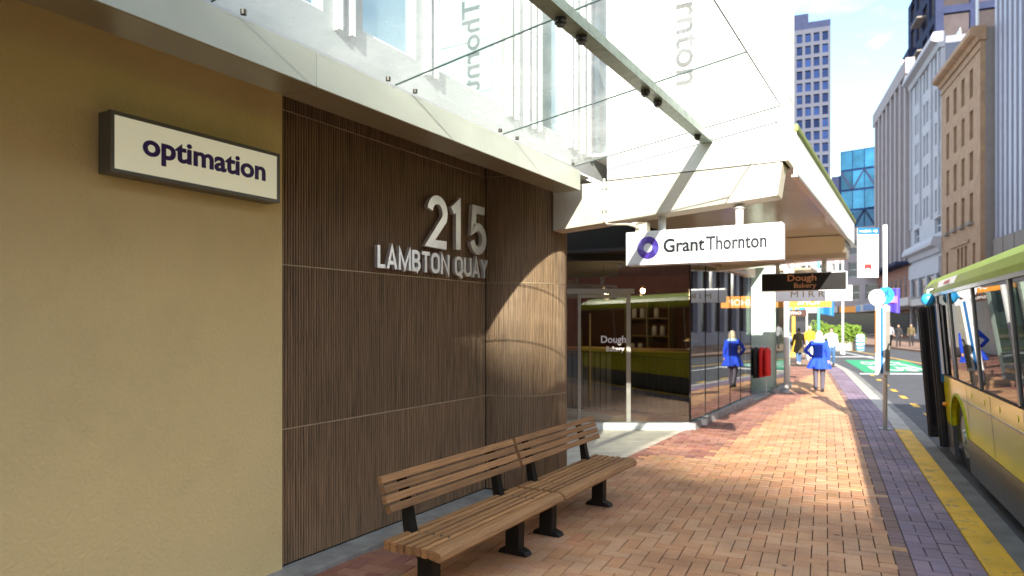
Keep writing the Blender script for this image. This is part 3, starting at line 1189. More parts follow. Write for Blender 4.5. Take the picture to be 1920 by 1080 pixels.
place_text('ESPRESSO', (-3.75, 22.996, 2.06), (1, 0, 0), (0, 0, 1), .65, .08, M_SIGNW, es, thick=.003)

# ================================================================== BAKERY SHOPFRONT
sf = thing('bakery_shopfront', 'glazed bakery shopfront with glass door behind the column', 'shopfront', (-4, 12, 0))
A = Vector((-5.35, 10.42, 0))
B = Vector((-3.31, 11.60, 0))
dAB = (B - A).normalized()
nAB = Vector((dAB.y, -dAB.x, 0))
LAB = (B - A).length


def onab(s, off=0, z=0):
    p = A + dAB * s + nAB * off
    return Vector((p.x, p.y, z))


def slab(m, s0, s1, o0, o1, z0, z1):
    m.hexa([onab(s0, o0, z0), onab(s1, o0, z0), onab(s1, o1, z0), onab(s0, o1, z0),
            onab(s0, o0, z1), onab(s1, o0, z1), onab(s1, o1, z1), onab(s0, o1, z1)])
    return m


slab(MB(), 0, LAB - .01, -.08, .08, 0.005, .115).build('sill', M_SILL, sf)
d0, d1 = .47, LAB - 1.0
door = MB()
slab(door, d0, d0 + .05, -.02, .025, .12, 2.28)
slab(door, d1 - .07, d1, -.02, .025, .12, 2.28)
slab(door, d0 + .05, d1 - .07, -.02, .025, 2.22, 2.28)
door = door.build('door', M_FRAME, sf)
slab(MB(), d0 + .05, d1 - .07, -.003, .003, .12, 2.22).build('pane', M_SHOPGLASS, door)
MB().tube([onab(d0 + .2, .06, .5), onab(d0 + .2, .06, 1.95)], .014, 8).build('handle', M_GOLD, door)
slab(MB(), -.2, d1 + .06, -.05, .05, 2.285, 2.37).build('door_header', M_FRAME, sf)
slab(MB(), d1 + .004, LAB - .012, -.003, .003, .12, 2.83).build('side_pane', M_SHOPGLASS, sf)
slab(MB(), 0, d1, -.003, .003, 2.375, 2.83).build('transom_pane', M_SHOPGLASS, sf)
slab(MB(), 0, d0 - .004, -.003, .003, .12, 2.28).build('side_pane', M_SHOPGLASS, sf)
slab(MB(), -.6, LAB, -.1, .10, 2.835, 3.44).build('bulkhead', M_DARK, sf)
PY = [11.61, 12.55, 13.5, 14.46, 15.42, 16.5]
for a, b in zip(PY, PY[1:]):
    MB().box(-3.306, -3.298, a + .008, b - .008, .12, 2.83).build('street_pane', M_STRIPGLASS, sf)
    MB().box(-3.312, -3.292, b - .007, b + .007, .12, 2.83).build('mullion', M_DARK, sf)
MB().box(-3.315, -3.29, 11.585, 11.608, .12, 2.83).build('mullion', M_DARK, sf)
MB().box(-3.40, -3.22, 11.62, 16.52, .0, .118).build('sill', M_STONE, sf)
MB().box(-3.45, -3.2, 11.62, 16.5, 2.84, 3.24).build('bulkhead', M_SOFFIT, sf)
MB().box(-3.29, -3.14, 12.0, 12.1, .03, .13).build('sill_bracket', M_SILL, sf)
place_text('Dough', onab(.86, .006, 1.42), dAB, (0, 0, 1), .42, .16, M_SIGNW, sf, bold=.02, thick=.002)
place_text('Bakery', onab(.95, .006, 1.29), dAB, (0, 0, 1), .3, .11, M_SIGNW, sf, bold=.01, thick=.002)

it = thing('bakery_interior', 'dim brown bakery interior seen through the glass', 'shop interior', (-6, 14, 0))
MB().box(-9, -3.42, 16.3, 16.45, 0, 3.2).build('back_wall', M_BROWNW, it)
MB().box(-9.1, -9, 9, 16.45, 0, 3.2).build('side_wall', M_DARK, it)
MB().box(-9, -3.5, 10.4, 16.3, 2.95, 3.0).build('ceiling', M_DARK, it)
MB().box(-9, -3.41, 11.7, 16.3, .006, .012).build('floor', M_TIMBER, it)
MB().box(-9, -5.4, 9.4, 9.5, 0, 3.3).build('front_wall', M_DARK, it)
ct = thing('shop_counter', 'black shop counter with timber top inside the bakery', 'counter', (-4.4, 13, 0))
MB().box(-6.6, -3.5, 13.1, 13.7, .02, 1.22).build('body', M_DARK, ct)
MB().box(-6.65, -3.46, 13.02, 13.75, 1.225, 1.28).build('counter_top', M_TIMBER, ct)
for i in range(24):
    MB().box(-6.55 + i * .125, -6.46 + i * .125, 13.07, 13.099, .05, 1.18).build('front_slat', M_FRAME if i < 10 else M_BLACK, ct)
shl = thing('wall_shelf', 'gold framed shelf unit with jars behind the counter', 'shelf', (-5.4, 15.9, 1.2))
for k in range(4):
    MB().box(-6.1, -5.0, 15.8, 16.2, 1.05 + k * .42, 1.075 + k * .42).build('shelf_board', M_GOLD, shl)
for x in (-6.1, -5.55, -5.02):
    MB().box(x, x + .025, 15.8, 16.2, 1.05, 2.34).build('upright', M_GOLD, shl)
for i, (x, k) in enumerate([(-5.95, 0), (-5.75, 0), (-5.4, 1), (-5.2, 1), (-5.9, 2), (-5.7, 2), (-5.35, 2)]):
    jr = thing('jar', ['leftmost pale jar on the bottom shelf board', 'second pale jar on the bottom shelf board', 'left pale jar on the middle shelf board', 'right pale jar on the middle shelf board', 'leftmost pale jar on the top shelf board', 'centre pale jar on the top shelf board', 'rightmost pale jar on the top shelf board'][i], 'jar', (x, 15.95, 1.08 + k * .42), group='jars on the bakery shelf')
    MB().tube([(x, 15.95, 1.08 + k * .42), (x, 15.95, 1.27 + k * .42), (x, 15.95, 1.3 + k * .42)], [.06, .06, .045], 12).build('glass_body', M_SIGNW, jr, smooth=True)
    MB().tube([(x, 15.95, 1.3 + k * .42), (x, 15.95, 1.33 + k * .42)], .05, 12).build('lid', M_GOLD, jr)
ck = thing('cake_stand', 'gold rimmed cake stand on the counter by the glass', 'cake stand', (-3.75, 13.3, 1.28))
MB().tube([(-3.75, 13.3, 1.28), (-3.75, 13.3, 1.3), (-3.75, 13.3, 1.31), (-3.75, 13.3, 1.42), (-3.75, 13.3, 1.44), (-3.75, 13.3, 1.46)], [.09, .09, .02, .02, .16, .17], 20).build('stand', M_ALU, ck, smooth=True)
MB().tube([(-3.75, 13.3, 1.461), (-3.75, 13.3, 1.50)], [.13, .11], 16).build('cake', M_YPAINT, ck)

for i, (x, y) in enumerate(((-5.3, 12.6), (-4.6, 12.9), (-5.9, 14.2))):
    lp = thing('pendant_lamp', ['warm pendant bulb nearest the bakery door', 'warm pendant bulb over the counter', 'warm pendant bulb deep inside the bakery'][i], 'lamp', (x, y, 2.4), group='bakery pendant lamps')
    MB().tube([(x, y, 2.5), (x, y, 2.95)], .006, 6).build('cord', M_DARK, lp)
    MB().tube([(x, y, 2.46), (x, y, 2.52)], .022, 10).build('socket', M_GOLD, lp)
    MB().ball((x, y, 2.42), .045, .045, .05).build('bulb', mat('lit bulb', (1, .72, .42), .4, emit=14, var=0), lp, smooth=True)
    ld = bpy.data.lights.new('bulb_light', 'POINT')
    ld.energy = 6
    ld.color = (1, .68, .38)
    ld.shadow_soft_size = .06
    lo = bpy.data.objects.new('bulb_light', ld)
    sc.collection.objects.link(lo)
    lo.parent = lp
    lo.location = (0, 0, -.05)

# ---- clothes shop next door
cs = thing('clothes_shopfront', 'pale green clothes shopfront recess beyond the bakery', 'shopfront', (-3.6, 18, 0))
M_MINT = mat('pale mint wall', (.50, .62, .53), .5, var=.05)
MB().box(-5.5, -3.12, 18.75, 18.9, 0, 3.2).build('back_wall', M_MINT, cs)
MB().box(-5.5, -5.4, 16.5, 18.75, 0, 3.2).build('side_wall', M_MINT, cs)
MB().box(-3.5, -3.42, 16.46, 16.6, .0, 3.2).build('jamb', M_MINT, cs)
MB().box(-3.10, -3.09, 18.6, 20.6, .14, 2.9).build('display_pane', M_STRIPGLASS, cs)
MB().box(-3.2, -3.02, 18.5, 20.7, 0, .135).build('sill', M_STONE, cs)
MB().box(-5.4, -3.2, 16.6, 18.74, .004, .012).build('floor', M_STONE, cs)
MB().box(-5.4, -3.4, 16.6, 20.8, 3.21, 3.25).build('ceiling', M_WHITE, cs)
MB().box(-9, -3.12, 20.72, 21, 0, 3.2).build('end_wall', M_MINT, cs)
vp = thing('verandah_post', 'slim grey post at the kerbside of clothes shop', 'post', (-2.93, 19.1, 0))
MB().tube([(-2.93, 19.1, .02), (-2.93, 19.1, 3.2)], .065, 14).build('shaft', M_POLE, vp, smooth=True)
MB().tube([(-2.93, 19.1, 0), (-2.93, 19.1, .03)], .12, 14).build('base_plate', M_POLE, vp)
v2 = thing('further_verandah', 'plain pale verandah over the shops beyond the bakery', 'verandah', (-3, 22, 3.2))
MB().box(-6.5, -2.6, 21.2, 30, 3.3, 3.36).build('soffit', M_SOFFIT, v2)
ra = thing('clothes_rail', 'clothes rail with dark and red garments in the recess', 'clothes rail', (-3.7, 18, 0))
MB().tube([(-4.5, 18.1, 1.2), (-3.25, 18.1, 1.2)], .012, 8).tube([(-4.5, 18.1, 0.01), (-4.5, 18.1, 1.2)], .012, 8).tube([(-3.25, 18.1, 0.01), (-3.25, 18.1, 1.2)], .012, 8).build('rail', M_POLE, ra)
for i in range(6):
    x = -3.9 + i * .135
    red = i >= 4
    gm = thing('garment', ['black coat hanging leftmost on rail', 'black top second on the rail', 'charcoal jacket mid rail', 'dark brown top beside the red ones', 'red coat beside brown top', 'red coat at the right end of rail'][i], 'garment', (x, 18.1, .4), group='garments on the clothes rail')
    m = MB()
    rings = []
    for z, hw in ((1.18, .03), (1.15, .06), (1.08, .075), (.8, .07), (.42 + .03 * (i % 3), .08)):
        rings.append([(x + hw * math.cos(a) * (1 + .12 * math.sin(3 * a)), 18.1 + .2 * math.sin(a) * (1 if z < 1.14 else .6), z) for a in [2 * math.pi * q / 12 for q in range(12)]])
    m.loft(rings).build('cloth', mat('red wool', (.6, .015, .012), .8) if red else mat('dark wool %d' % (i % 2), (.018, .016, .014), .85), gm, smooth=True)
    MB().tube([(x, 18.1, 1.18), (x, 18.1, 1.23)], .006, 6).build('hanger_hook', M_POLE, gm)

# ================================================================== BUS STOP
bs = thing('bus_stop_sign', 'white bus stop pole with timetable panel and flag sign', 'bus stop', (-.47, 13.28, 0))
MB().tube([(-.47, 13.28, .01), (-.47, 13.28, 3.45)], .036, 14).build('pole', M_POLE, bs, smooth=True)
MB().tube([(-.47, 13.28, 0), (-.47, 13.28, .015)], .11, 14).build('base_plate', M_STEEL, bs)
bd = (Vector((.86, .5, 0))).normalized()
bn = Vector((bd.y, -bd.x, 0))
PC = Vector((-.53, 13.25, 0))


def oslab(m, s0, s1, o0, o1, z0, z1, c=PC):
    q = [c + bd * s + bn * o for s, o in ((s0, o0), (s1, o0), (s1, o1), (s0, o1))]
    m.hexa([(p.x, p.y, z0) for p in q] + [(p.x, p.y, z1) for p in q])
    return m


fl = oslab(MB(), -.40, -.045, -.012, .012, 2.56, 3.4).build('flag_panel', M_SIGNW, bs, bevel=.004)
oslab(MB(), -.40, -.045, .0125, .016, 3.29, 3.4).build('header', M_BLUE, fl)
place_text('metlink', PC + bd * -.37 + bn * .0165 + Vector((0, 0, 3.325)), bd, (0, 0, 1), .2, .045, M_SIGNW, fl, thick=.002, split=False, name='header_text')
ar = MB()
for pts in ([(-.14, 3.335), (-.10, 3.335), (-.10, 3.355), (-.14, 3.355)], [(-.10, 3.315), (-.065, 3.345), (-.10, 3.375)]):
    q = [PC + bd * s + bn * .018 + Vector((0, 0, z)) for s, z in pts]
    ar.add(q, [tuple(range(len(q)))])
ar.build('arrow', M_SIGNW, fl)
bi = MB()
oslab(bi, -.285, -.165, .0125, .016, 2.72, 2.78)
oslab(bi, -.275, -.175, .0125, .016, 2.785, 2.80)
oslab(bi, -.28, -.255, .0125, .016, 2.695, 2.719)
oslab(bi, -.195, -.17, .0125, .016, 2.695, 2.719)
bi.build('bus_symbol', M_RED, fl)
oslab(MB(), -.32, -.13, .0125, .015, 2.58, 2.6).build('stop_line', M_RED, fl)
place_text('5008', PC + bd * -.30 + bn * .0125 + Vector((0, 0, 3.0)), bd, (0, 0, 1), .15, .05, M_SIGNBOX, fl, thick=.002, split=False, name='stop_text')
# round discs
for off, mm, nm in ((-.10, M_SIGNW, 'round_plate'), (.045, M_CYAN, 'airport_disc')):
    c = PC + bd * off + Vector((0, 0, 2.24 + (.02 if off > 0 else -.02))) + bn * .06
    m = MB().tube([c - bn * .015, c + bn * .015], .14, 28)
    dd = m.build(nm, mm, bs)
    if off > 0:
        pm = MB()
        for pts in ([(-.012, -.07), (.012, -.07), (.016, .06), (0, .095), (-.016, .06)], [(-.075, -.01), (-.01, .035), (-.01, .005), (-.075, -.035)], [(.075, -.01), (.01, .035), (.01, .005), (.075, -.035)]):
            rot = R(-30)
            q = []
            for px, pz in pts:
                a_, b_ = px * math.cos(rot) - pz * math.sin(rot), px * math.sin(rot) + pz * math.cos(rot)
                q.append(c + bn * .0165 + bd * a_ + Vector((0, 0, b_ + .02)))
            pm.add(q, [tuple(range(len(q)))])
        pm.build('aeroplane_symbol', M_BLUE, dd)
tp = oslab(MB(), -.13, .10, .045, .10, .92, 2.08).build('timetable_case', M_SIGNW, bs, bevel=.01)
oslab(MB(), -.06, -.02, .101, .106, .95, 2.05).build('blue_strip', M_BLUE, tp)
oslab(MB(), .02, .095, .101, .104, .98, 2.0).build('timetable_sheet', M_FRAME, tp)
oslab(MB(), -.1315, -.1301, .05, .09, 1.3, 2.0).build('orange_edge', M_ORANGE, tp)

# ================================================================== BUS
BDIR = Vector((-.1042, .9946, 0)).normalized()
bus = thing('bus', 'lime green city bus with open black doors at the kerb', 'bus', (.82, 7.61, -.13), math.atan2(-BDIR.x, BDIR.y))
bus.rotation_euler = (0, R(-4.6), math.atan2(-BDIR.x, BDIR.y))
# local frame: x to the right, y forward, z up; skirt bottom at z .13
YF, YB = 5.25, -5.6
D0, D1 = 3.95, 5.12      # door opening
ZW0, ZW1 = 1.20, 2.33    # window band
def side_panel(y0, y1, z0, z1, m_, name, parent=bus, t=.05, x=0.0):
    return MB().box(x, x + t, y0, y1, z0, z1).build(name, m_, parent, local=True)
body = MB()
# lower lime panel with wheel arch cut by a polygon
arch = []
AC, AR_ = 2.95, .56
low = [(YB, .54), (AC - AR_, .54)]
for i in range(13):
    a = math.pi - math.pi * i / 12
    low.append((AC + AR_ * math.cos(a), .54 + .46 * math.sin(a)))
low += [(D0, .54), (D0, ZW0), (YB, ZW0)]
body.sweep(low, 'x', 0, .05)
body.build('side_panel', M_LIME, bus, local=True)
sk = MB()
sk.box(-.004, .05, YB, AC - AR_, .13, .535).box(-.004, .05, AC + AR_, D0, .13, .535)
sk.build('skirt', M_SKIRT, bus, local=True)
tr = MB()
for i in range(12):
    a, b = math.pi * i / 12, math.pi * (i + 1) / 12
    for r0, r1 in ((AR_ - .005, AR_ + .035),):
        tr.hexa([(-.012, AC + r0 * math.cos(a), .54 + r0 * .82 * math.sin(a)), (-.012, AC + r1 * math.cos(a), .54 + r1 * .82 * math.sin(a)), (-.012, AC + r1 * math.cos(b), .54 + r1 * .82 * math.sin(b)), (-.012, AC + r0 * math.cos(b), .54 + r0 * .82 * math.sin(b)),
                 (.0, AC + r0 * math.cos(a), .54 + r0 * .82 * math.sin(a)), (.0, AC + r1 * math.cos(a), .54 + r1 * .82 * math.sin(a)), (.0, AC + r1 * math.cos(b), .54 + r1 * .82 * math.sin(b)), (.0, AC + r0 * math.cos(b), .54 + r0 * .82 * math.sin(b))])
tr.build('wheel_arch_trim', M_LIME2, bus, local=True)
MB().box(-.008, -.0005, YB, AC - .3, .985, 1.0).build('side_rail', M_SKIRT, bus, local=True)
for yq in (2.2, .9, -.4, -1.7, -4.1):
    MB().box(-.0015, .002, yq, yq + .008, .56, ZW0 - .01).build('panel_seam', M_SKIRT, bus, local=True)
for yq in (1.9, 1.2, .5, -.2, -.9):
    MB().tube([(-.006, yq, 1.10), (.0, yq, 1.10)], .03, 12).build('flush_cap', M_LIME, bus, local=True)
# far side, back, floor, front
MB().box(2.40, 2.45, YB, YF - .15, .13, ZW0).build('off_side_panel', M_LIME, bus, local=True)
MB().box(.05, 2.4, YB, YF - .1, .30, .34).build('floor', M_SKIRT, bus, local=True)
MB().box(.0, 2.45, YB - .06, YB, .13, ZW1 + .2).build('rear_panel', M_LIME, bus, local=True)
fr = [(.0, YF - .12), (.12, YF), (2.33, YF), (2.45, YF - .12), (2.40, YF - .16), (2.31, YF - .06), (.14, YF - .06), (.05, YF - .16)]
MB().prism(fr, .13, 1.05).build('front_panel', M_LIME, bus, local=True)
MB().prism(fr, 1.055, 2.3).build('windscreen', M_BUSGLASS, bus, local=True)
# roof with rounded eaves
prof = [(-.01, ZW1), (-.02, ZW1 + .08), (.01, ZW1 + .17), (.09, ZW1 + .25), (.3, ZW1 + .31), (1.22, ZW1 + .34), (2.15, ZW1 + .31), (2.36, ZW1 + .25), (2.44, ZW1 + .17), (2.47, ZW1 + .08), (2.46, ZW1)]
rings = []
for y, s, dz in ((YB - .06, .96, -.05), (YB + .15, 1, 0), (YF - .35, 1, 0), (YF - .1, .985, -.02), (YF + .03, .95, -.09)):
    rings.append([(1.225 + (x - 1.225) * s, y, z + dz * (z - ZW1) / .3) for x, z in prof])
rf = MB()
rf.loft(rings)
rf.build('roof', M_LIME2, bus, local=True, smooth=False)
MB().box(-.018, .0, YB, YF - .2, ZW1 - .02, ZW1 + .02).build('rain_rail', M_SKIRT, bus, local=True)
# roof advert panel and lettering on the eaves
ap = MB()
pA, pB = Vector((-.024, 0, ZW1 + .085)), Vector((.006, 0, ZW1 + .172))
ap.quad((pA.x, 2.2, pA.z), (pA.x, 3.5, pA.z), (pB.x, 3.6, pB.z), (pB.x, 2.1, pB.z))
adp = ap.build('white_panel', M_SIGNW, bus, local=True)
ap = MB()
ap.quad((pA.x - .002, 2.6, pA.z + .02), (pA.x - .002, 3.0, pA.z + .02), (pB.x - .006, 3.0, pB.z - .02), (pB.x - .006, 2.6, pB.z - .02))
ap.build('red_square', M_RED, adp, local=True)
vs, fs = text_geo('airport flyer', .01, .5)
vs = fit_text(vs, .85, .07)
m = MB()
m.add([(-.026 + (.03 * v.y / .087), 4.95 - v.x, ZW1 + .09 + v.y) for v in vs], fs)
m.build('eaves_lettering', M_SKIRT, bus, local=True)
# windows
pil = [3.9, 3.0, 2.86, 1.35, -.3, -1.95, -3.6, -5.2]
wb = [(3.9, 3.02), (2.88, 1.37), (1.31, -.28), (-.34, -1.93), (-1.99, -3.58), (-3.64, YB)]
for a, b in wb:
    MB().box(.012, .018, b, a, ZW0 + .02, ZW1 - .02).build('window', M_BUSGLASS, bus, local=True)
    MB().box(2.432, 2.438, b, a, ZW0 + .02, ZW1 - .02).build('window', M_BUSGLASS, bus, local=True)
    MB().box(.0, .03, b, a, ZW0, ZW0 + .02).build('window_rail', M_RUBBER, bus, local=True)
for p in (3.9, 2.98, 2.86, 1.34, -.31, -1.96, -3.61):
    MB().box(-.004, .06, p - .03, p + .03, ZW0 + .02, ZW1).build('window_pillar', M_MULL, bus, local=True)
    MB().box(2.39, 2.45, p - .03, p + .03, ZW0 + .02, ZW1).build('window_pillar', M_RUBBER, bus, local=True)
# seats and grab poles
for y in (1.9, 1.1, .3, -.5, -1.3, -2.1, -2.9, -3.7):
    for x in (.15, 1.5):
        st = MB().box(x, x + .85, y - .42, y, .72, .82).build('seat', M_SEAT, bus, local=True, bevel=.03)
        MB().box(x, x + .85, y - .5, y - .4, .80, 1.5).build('seat_back', M_SEAT, st, local=True, bevel=.03)
for y in (3.3, 2.2, .6, -1.2):
    MB().tube([(1.05, y, .34), (1.05, y, 2.4)], .016, 8).build('grab_pole', M_YPAINT, bus, local=True)
MB().box(.2, 2.2, 3.6, 3.66, .34, 1.6).build('driver_screen', M_SKIRT, bus, local=True)
# door: step well and folded leaves standing proud
MB().box(.05, .5, D0, D1, .2, .24).build('door_step', M_STEEL, bus, local=True)
MB().box(.0, .05, D0, D1, ZW1 - .12, ZW1).build('door_header', M_RUBBER, bus, local=True)
MB().box(.0, .06, D1, YF - .1, .13, ZW1).build('front_pillar', M_LIME, bus, local=True)
for (y0, xo) in ((D1 - .03, -.13), (D1 - .12, -.12), (D0 + .16, -.10), (D0 + .07, -.08)):
    dl = MB()
    dl.box(xo, xo + .06, y0 - .05, y0, .17, 2.18).box(.04, .10, y0 - .05, y0, .17, 2.18)
    dl.box(xo + .06, .04, y0 - .05, y0, .17, .32).box(xo + .06, .04, y0 - .05, y0, 2.1, 2.18)
    dl = dl.build('door_leaf', M_RUBBER, bus, local=True, bevel=.008)
    MB().box(xo + .06, .04, y0 - .03, y0 - .02, .32, 2.1).build('door_glass', mat('dark door rubber glass', (.02, .018, .02), .35), dl, local=True)
MB().box(-.03, .02, D0 - .07, D0 - .02, 1.1, 2.2).build('blue_grab_rail', M_BLUE, bus, local=True)
MB().box(-.02, .0, D0 - .17, D0 - .06, 1.22, 2.2).build('white_door_edge', M_SIGNW, bus, local=True)
MB().ball((-.02, D0 - .12, .80), .035, .05, .03).build('indicator_lamp', M_AMBER, bus, local=True, smooth=True)
mr = MB().tube([(0, 3.9, 2.42), (-.10, 3.85, 2.40), (-.12, 3.75, 2.30)], .016, 8).build('mirror_arm', M_SIGNW, bus, local=True, smooth=True)
MB().ball((-.12, 3.75, 2.27), .09, .05, .09).build('mirror_head', M_CYAN, mr, local=True, smooth=True)
for wy in (AC, -2.9):
    for wx in (.06, 2.1):
        ty = MB().tube([(wx, wy, .47), (wx + .04, wy, .47), (wx + .24, wy, .47), (wx + .28, wy, .47)], [.42, .47, .47, .42], 28).build('wheel', M_RUBBER, bus, local=True, smooth=False)
        MB().tube([(wx - .005, wy, .47), (wx + .05, wy, .47)], [.27, .24], 24).tube([(wx - .03, wy, .47), (wx, wy, .47)], [.08, .1], 14).build('hub', M_STEEL, ty, local=True)
MB().box(.06, .9, AC - .6, AC + .6, .28, 1.1).build('wheel_housing', M_DARK, bus, local=True) if False else None

# ================================================================== PEOPLE
def person(label, loc, rz, ht, top, legs, hair, shoes, skirt=None, stride=.22, elbow=0, longhair=False, group='people on the far footpath', collar=None, sleeve=None, skin_legs=None):
    t = thing('person', label, 'person', loc, rz, group)
    k = ht / 1.7
    V = lambda x, y, z: Vector((x * k, y * k, z * k))
    hipz = .88

    def leg(sgn, fw):
        hip = V(sgn * .085, 0, hipz)
        knee = V(sgn * .09, fw * .5 + .03, .48)
        ank = V(sgn * .085, fw - (.04 if fw < 0 else 0), .085 + (.05 if fw < 0 else 0))
        return hip, knee, ank

    def arm(sgn, fw, bent):
        sh = V(sgn * .175, 0, 1.40)
        if bent:
            el = V(sgn * .36, -.03, 1.16)
            wr = V(sgn * .20, .06, 1.0)
        else:
            el = V(sgn * .225, fw * .3, 1.13)
            wr = V(sgn * .235, fw * .8 + .05, .90)
        return sh, el, wr

    bodym = MB()
    torso = [(.92, .15, .10), (1.0, .145, .095), (1.12, .125, .085), (1.28, .155, .105), (1.38, .165, .095), (1.45, .10, .07), (1.50, .055, .055)]
    bodym.loft([[V(rx * math.cos(a), ry * math.sin(a), z) for a in [2 * math.pi * i / 14 for i in range(14)]] for z, rx, ry in [(.82, .13, .09)] + torso])
    bodym.tube([V(0, 0, 1.44), V(0, .01, 1.50), V(0, .015, 1.56)], [.06 * k, .052 * k, .052 * k], 10)
    bodym.ball(V(0, .02, 1.595), .073 * k, .09 * k, .112 * k, 14, 10)
    bodym.ball(V(0, .115, 1.585), .014 * k, .02 * k, .022 * k, 8, 6)
    bodym.ball(V(0, .095, 1.54), .028 * k, .012 * k, .008 * k, 8, 6)
    for s in (-1, 1):
        bodym.ball(V(s * .075, .01, 1.585), .012 * k, .02 * k, .03 * k, 8, 6)
        h, n_, a = leg(s, stride * s)
        bodym.tube([h, (h + n_) / 2, n_, (n_ * .6 + a * .4), a], [.085 * k, .075 * k, .052 * k, .052 * k, .036 * k], 10)
        sh, el, wr = arm(s, -stride * s, elbow == s or elbow == 2)
        bodym.tube([sh, (sh + el) / 2, el, wr], [.05 * k, .043 * k, .037 * k, .026 * k], 10)
        dirn = (wr - el).normalized()
        palm = wr + dirn * .05 * k
        bodym.tube([wr, palm, palm + dirn * .035 * k], [.026 * k, .036 * k, .03 * k], 8)
        side = Vector((0, 1, 0))
        for q in range(4):
            b0 = palm + dirn * .03 * k + side * ((q - 1.5) * .017 * k)
            ln = (.06, .072, .068, .055)[q] * k
            bodym.tube([b0, b0 + dirn * ln * .5, b0 + dirn * ln + Vector((-s * .018 * k, 0, 0))], [.0095 * k, .009 * k, .007 * k], 6)
        bodym.tube([wr + dirn * .02 * k, wr + dirn * .05 * k + side * .04 * k, wr + dirn * .085 * k + side * .05 * k], [.012 * k, .011 * k, .008 * k], 6)
    b = bodym.build('body', skin_legs or M_SKIN, t, local=True, smooth=True)
    if skin_legs:
        b.data.materials[0] = M_SKIN
    r = b.modifiers.new('fuse', 'REMESH')
    r.mode = 'VOXEL'
    r.voxel_size = .014
    r.use_smooth_shade = True
    # legwear
    lm = MB()
    for s in (-1, 1):
        h, n_, a = leg(s, stride * s)
        lm.tube([h + V(0, 0, .06), (h + n_) / 2, n_, (n_ * .6 + a * .4), a], [.10 * k, .09 * k, .066 * k, .062 * k, .055 * k], 12)
    lm.loft([[V(rx * math.cos(a), ry * math.sin(a), z) for a in [2 * math.pi * i / 14 for i in range(14)]] for z, rx, ry in ((.80, .15, .105), (.9, .168, .118), (1.0, .155, .105))])
    o = lm.build('legwear', legs, t, local=True, smooth=True)
    r = o.modifiers.new('fuse', 'REMESH')
    r.voxel_size = .016
    r.use_smooth_shade = True
    # garment with sleeves
    gm = MB()
    rows = [(1.0, .165, .115), (1.12, .148, .105), (1.28, .175, .125), (1.39, .185, .112), (1.46, .115, .082), (1.50, .07, .065)]
    if skirt:
        z_end, flare = skirt
        rows = [(z_end, .165 + flare, .12 + flare * .9), ((z_end + 1.0) / 2, .16 + flare * .6, .115 + flare * .55)] + rows
    else:
        rows = [(.86, .172, .122)] + rows
    rr = []
    for z, rx, ry in rows:
        fold = .10 if z < .95 else .02
        rr.append([V(rx * math.cos(a) * (1 + fold * math.sin(7 * a)), ry * math.sin(a) * (1 + fold * math.sin(7 * a)), z) for a in [2 * math.pi * i / 42 for i in range(42)]])
    gm.loft(rr)
    for s in (-1, 1):
        sh, el, wr = arm(s, -stride * s, elbow == s or elbow == 2)
        gm.tube([sh + V(-s * .03, 0, .01), sh, (sh + el) / 2, el, wr], [.05 * k, .066 * k, .06 * k, .054 * k, .046 * k], 12)
    o = gm.build('top_garment', top, t, local=True, smooth=True)
    r = o.modifiers.new('fuse', 'REMESH')
    r.voxel_size = .013
    r.use_smooth_shade = True
    if collar:
        MB().loft([[V(rx * math.cos(a), ry * math.sin(a) - .005, z) for a in [2 * math.pi * i / 20 for i in range(20)]] for z, rx, ry in ((1.40, .165, .115), (1.45, .14, .105), (1.50, .085, .08), (1.53, .075, .075))]).build('scarf', collar, t, local=True, smooth=True)
    hm = MB().ball(V(0, .0, 1.62), .085 * k, .098 * k, .105 * k, 16, 10)
    if longhair:
        hm.loft([[V(rx * math.cos(a), ry * math.sin(a) - .03, z) for a in [2 * math.pi * i / 16 for i in range(16)]] for z, rx, ry in ((1.44, .075, .05), (1.50, .105, .075), (1.58, .105, .085), (1.66, .085, .08), (1.71, .04, .045))])
    o = hm.build('hair', hair, t, local=True, smooth=True)
    for s in (-1, 1):
        h, n_, a = leg(s, stride * s)
        lift = a.z - .085 * k
        MB().loft([[Vector((a.x + rx * k * math.cos(q), a.y + .05 * k + ry * k * math.sin(q), lift + z * k)) for q in [2 * math.pi * i / 14 for i in range(14)]] for z, rx, ry in ((.0, .042, .125), (.03, .045, .13), (.065, .04, .095), (.10, .042, .05))]).build('shoe', shoes, t, local=True, smooth=True)
    return t


cl_ = lambda n, c: mat('cloth ' + n, c, .85, var=.12, scale=9)
C_BLUE = cl_('royal blue', (.012, .06, .55))
C_TIGHT = cl_('grey tights', (.09, .08, .11))
C_DARK = cl_('near black', (.02, .019, .022))
C_OLIVE = cl_('olive brown', (.10, .075, .035))
C_ORNG = cl_('orange', (.75, .33, .02))
C_WHITE = cl_('white', (.72, .71, .70))
C_JEAN = cl_('denim', (.05, .12, .26))
C_GREY = cl_('grey', (.25, .25, .27))
H_BLOND = mat('blonde hair', (.72, .58, .38), .6, var=.2, scale=20)
H_DARK = mat('dark hair', (.03, .02, .014), .5, var=.2)
person('woman in a flared royal blue coat walking away with hand on hip', (-2.2, 19.56, 0), R(6), 1.57, C_BLUE, C_TIGHT, H_BLOND, C_DARK, skirt=(.66, .15), stride=.1, elbow=-1, longhair=True, collar=cl_('pale scarf', (.45, .62, .75)))
person('person in long dark olive coat walking near the shopfronts', (-4.44, 32.2, 0), R(20), 1.56, C_OLIVE, C_JEAN, H_DARK, C_WHITE, skirt=(.55, .06), stride=.2)
person('person in bright orange jacket behind the olive coat', (-4.5, 36.3, 0), R(190), 1.62, C_ORNG, C_WHITE, H_BLOND, C_WHITE, stride=.15)
person('person in white top and jeans just right of blue coat', (-3.05, 31.2, 0), R(185), 1.58, C_WHITE, C_JEAN, H_DARK, C_DARK, stride=.2, elbow=1)
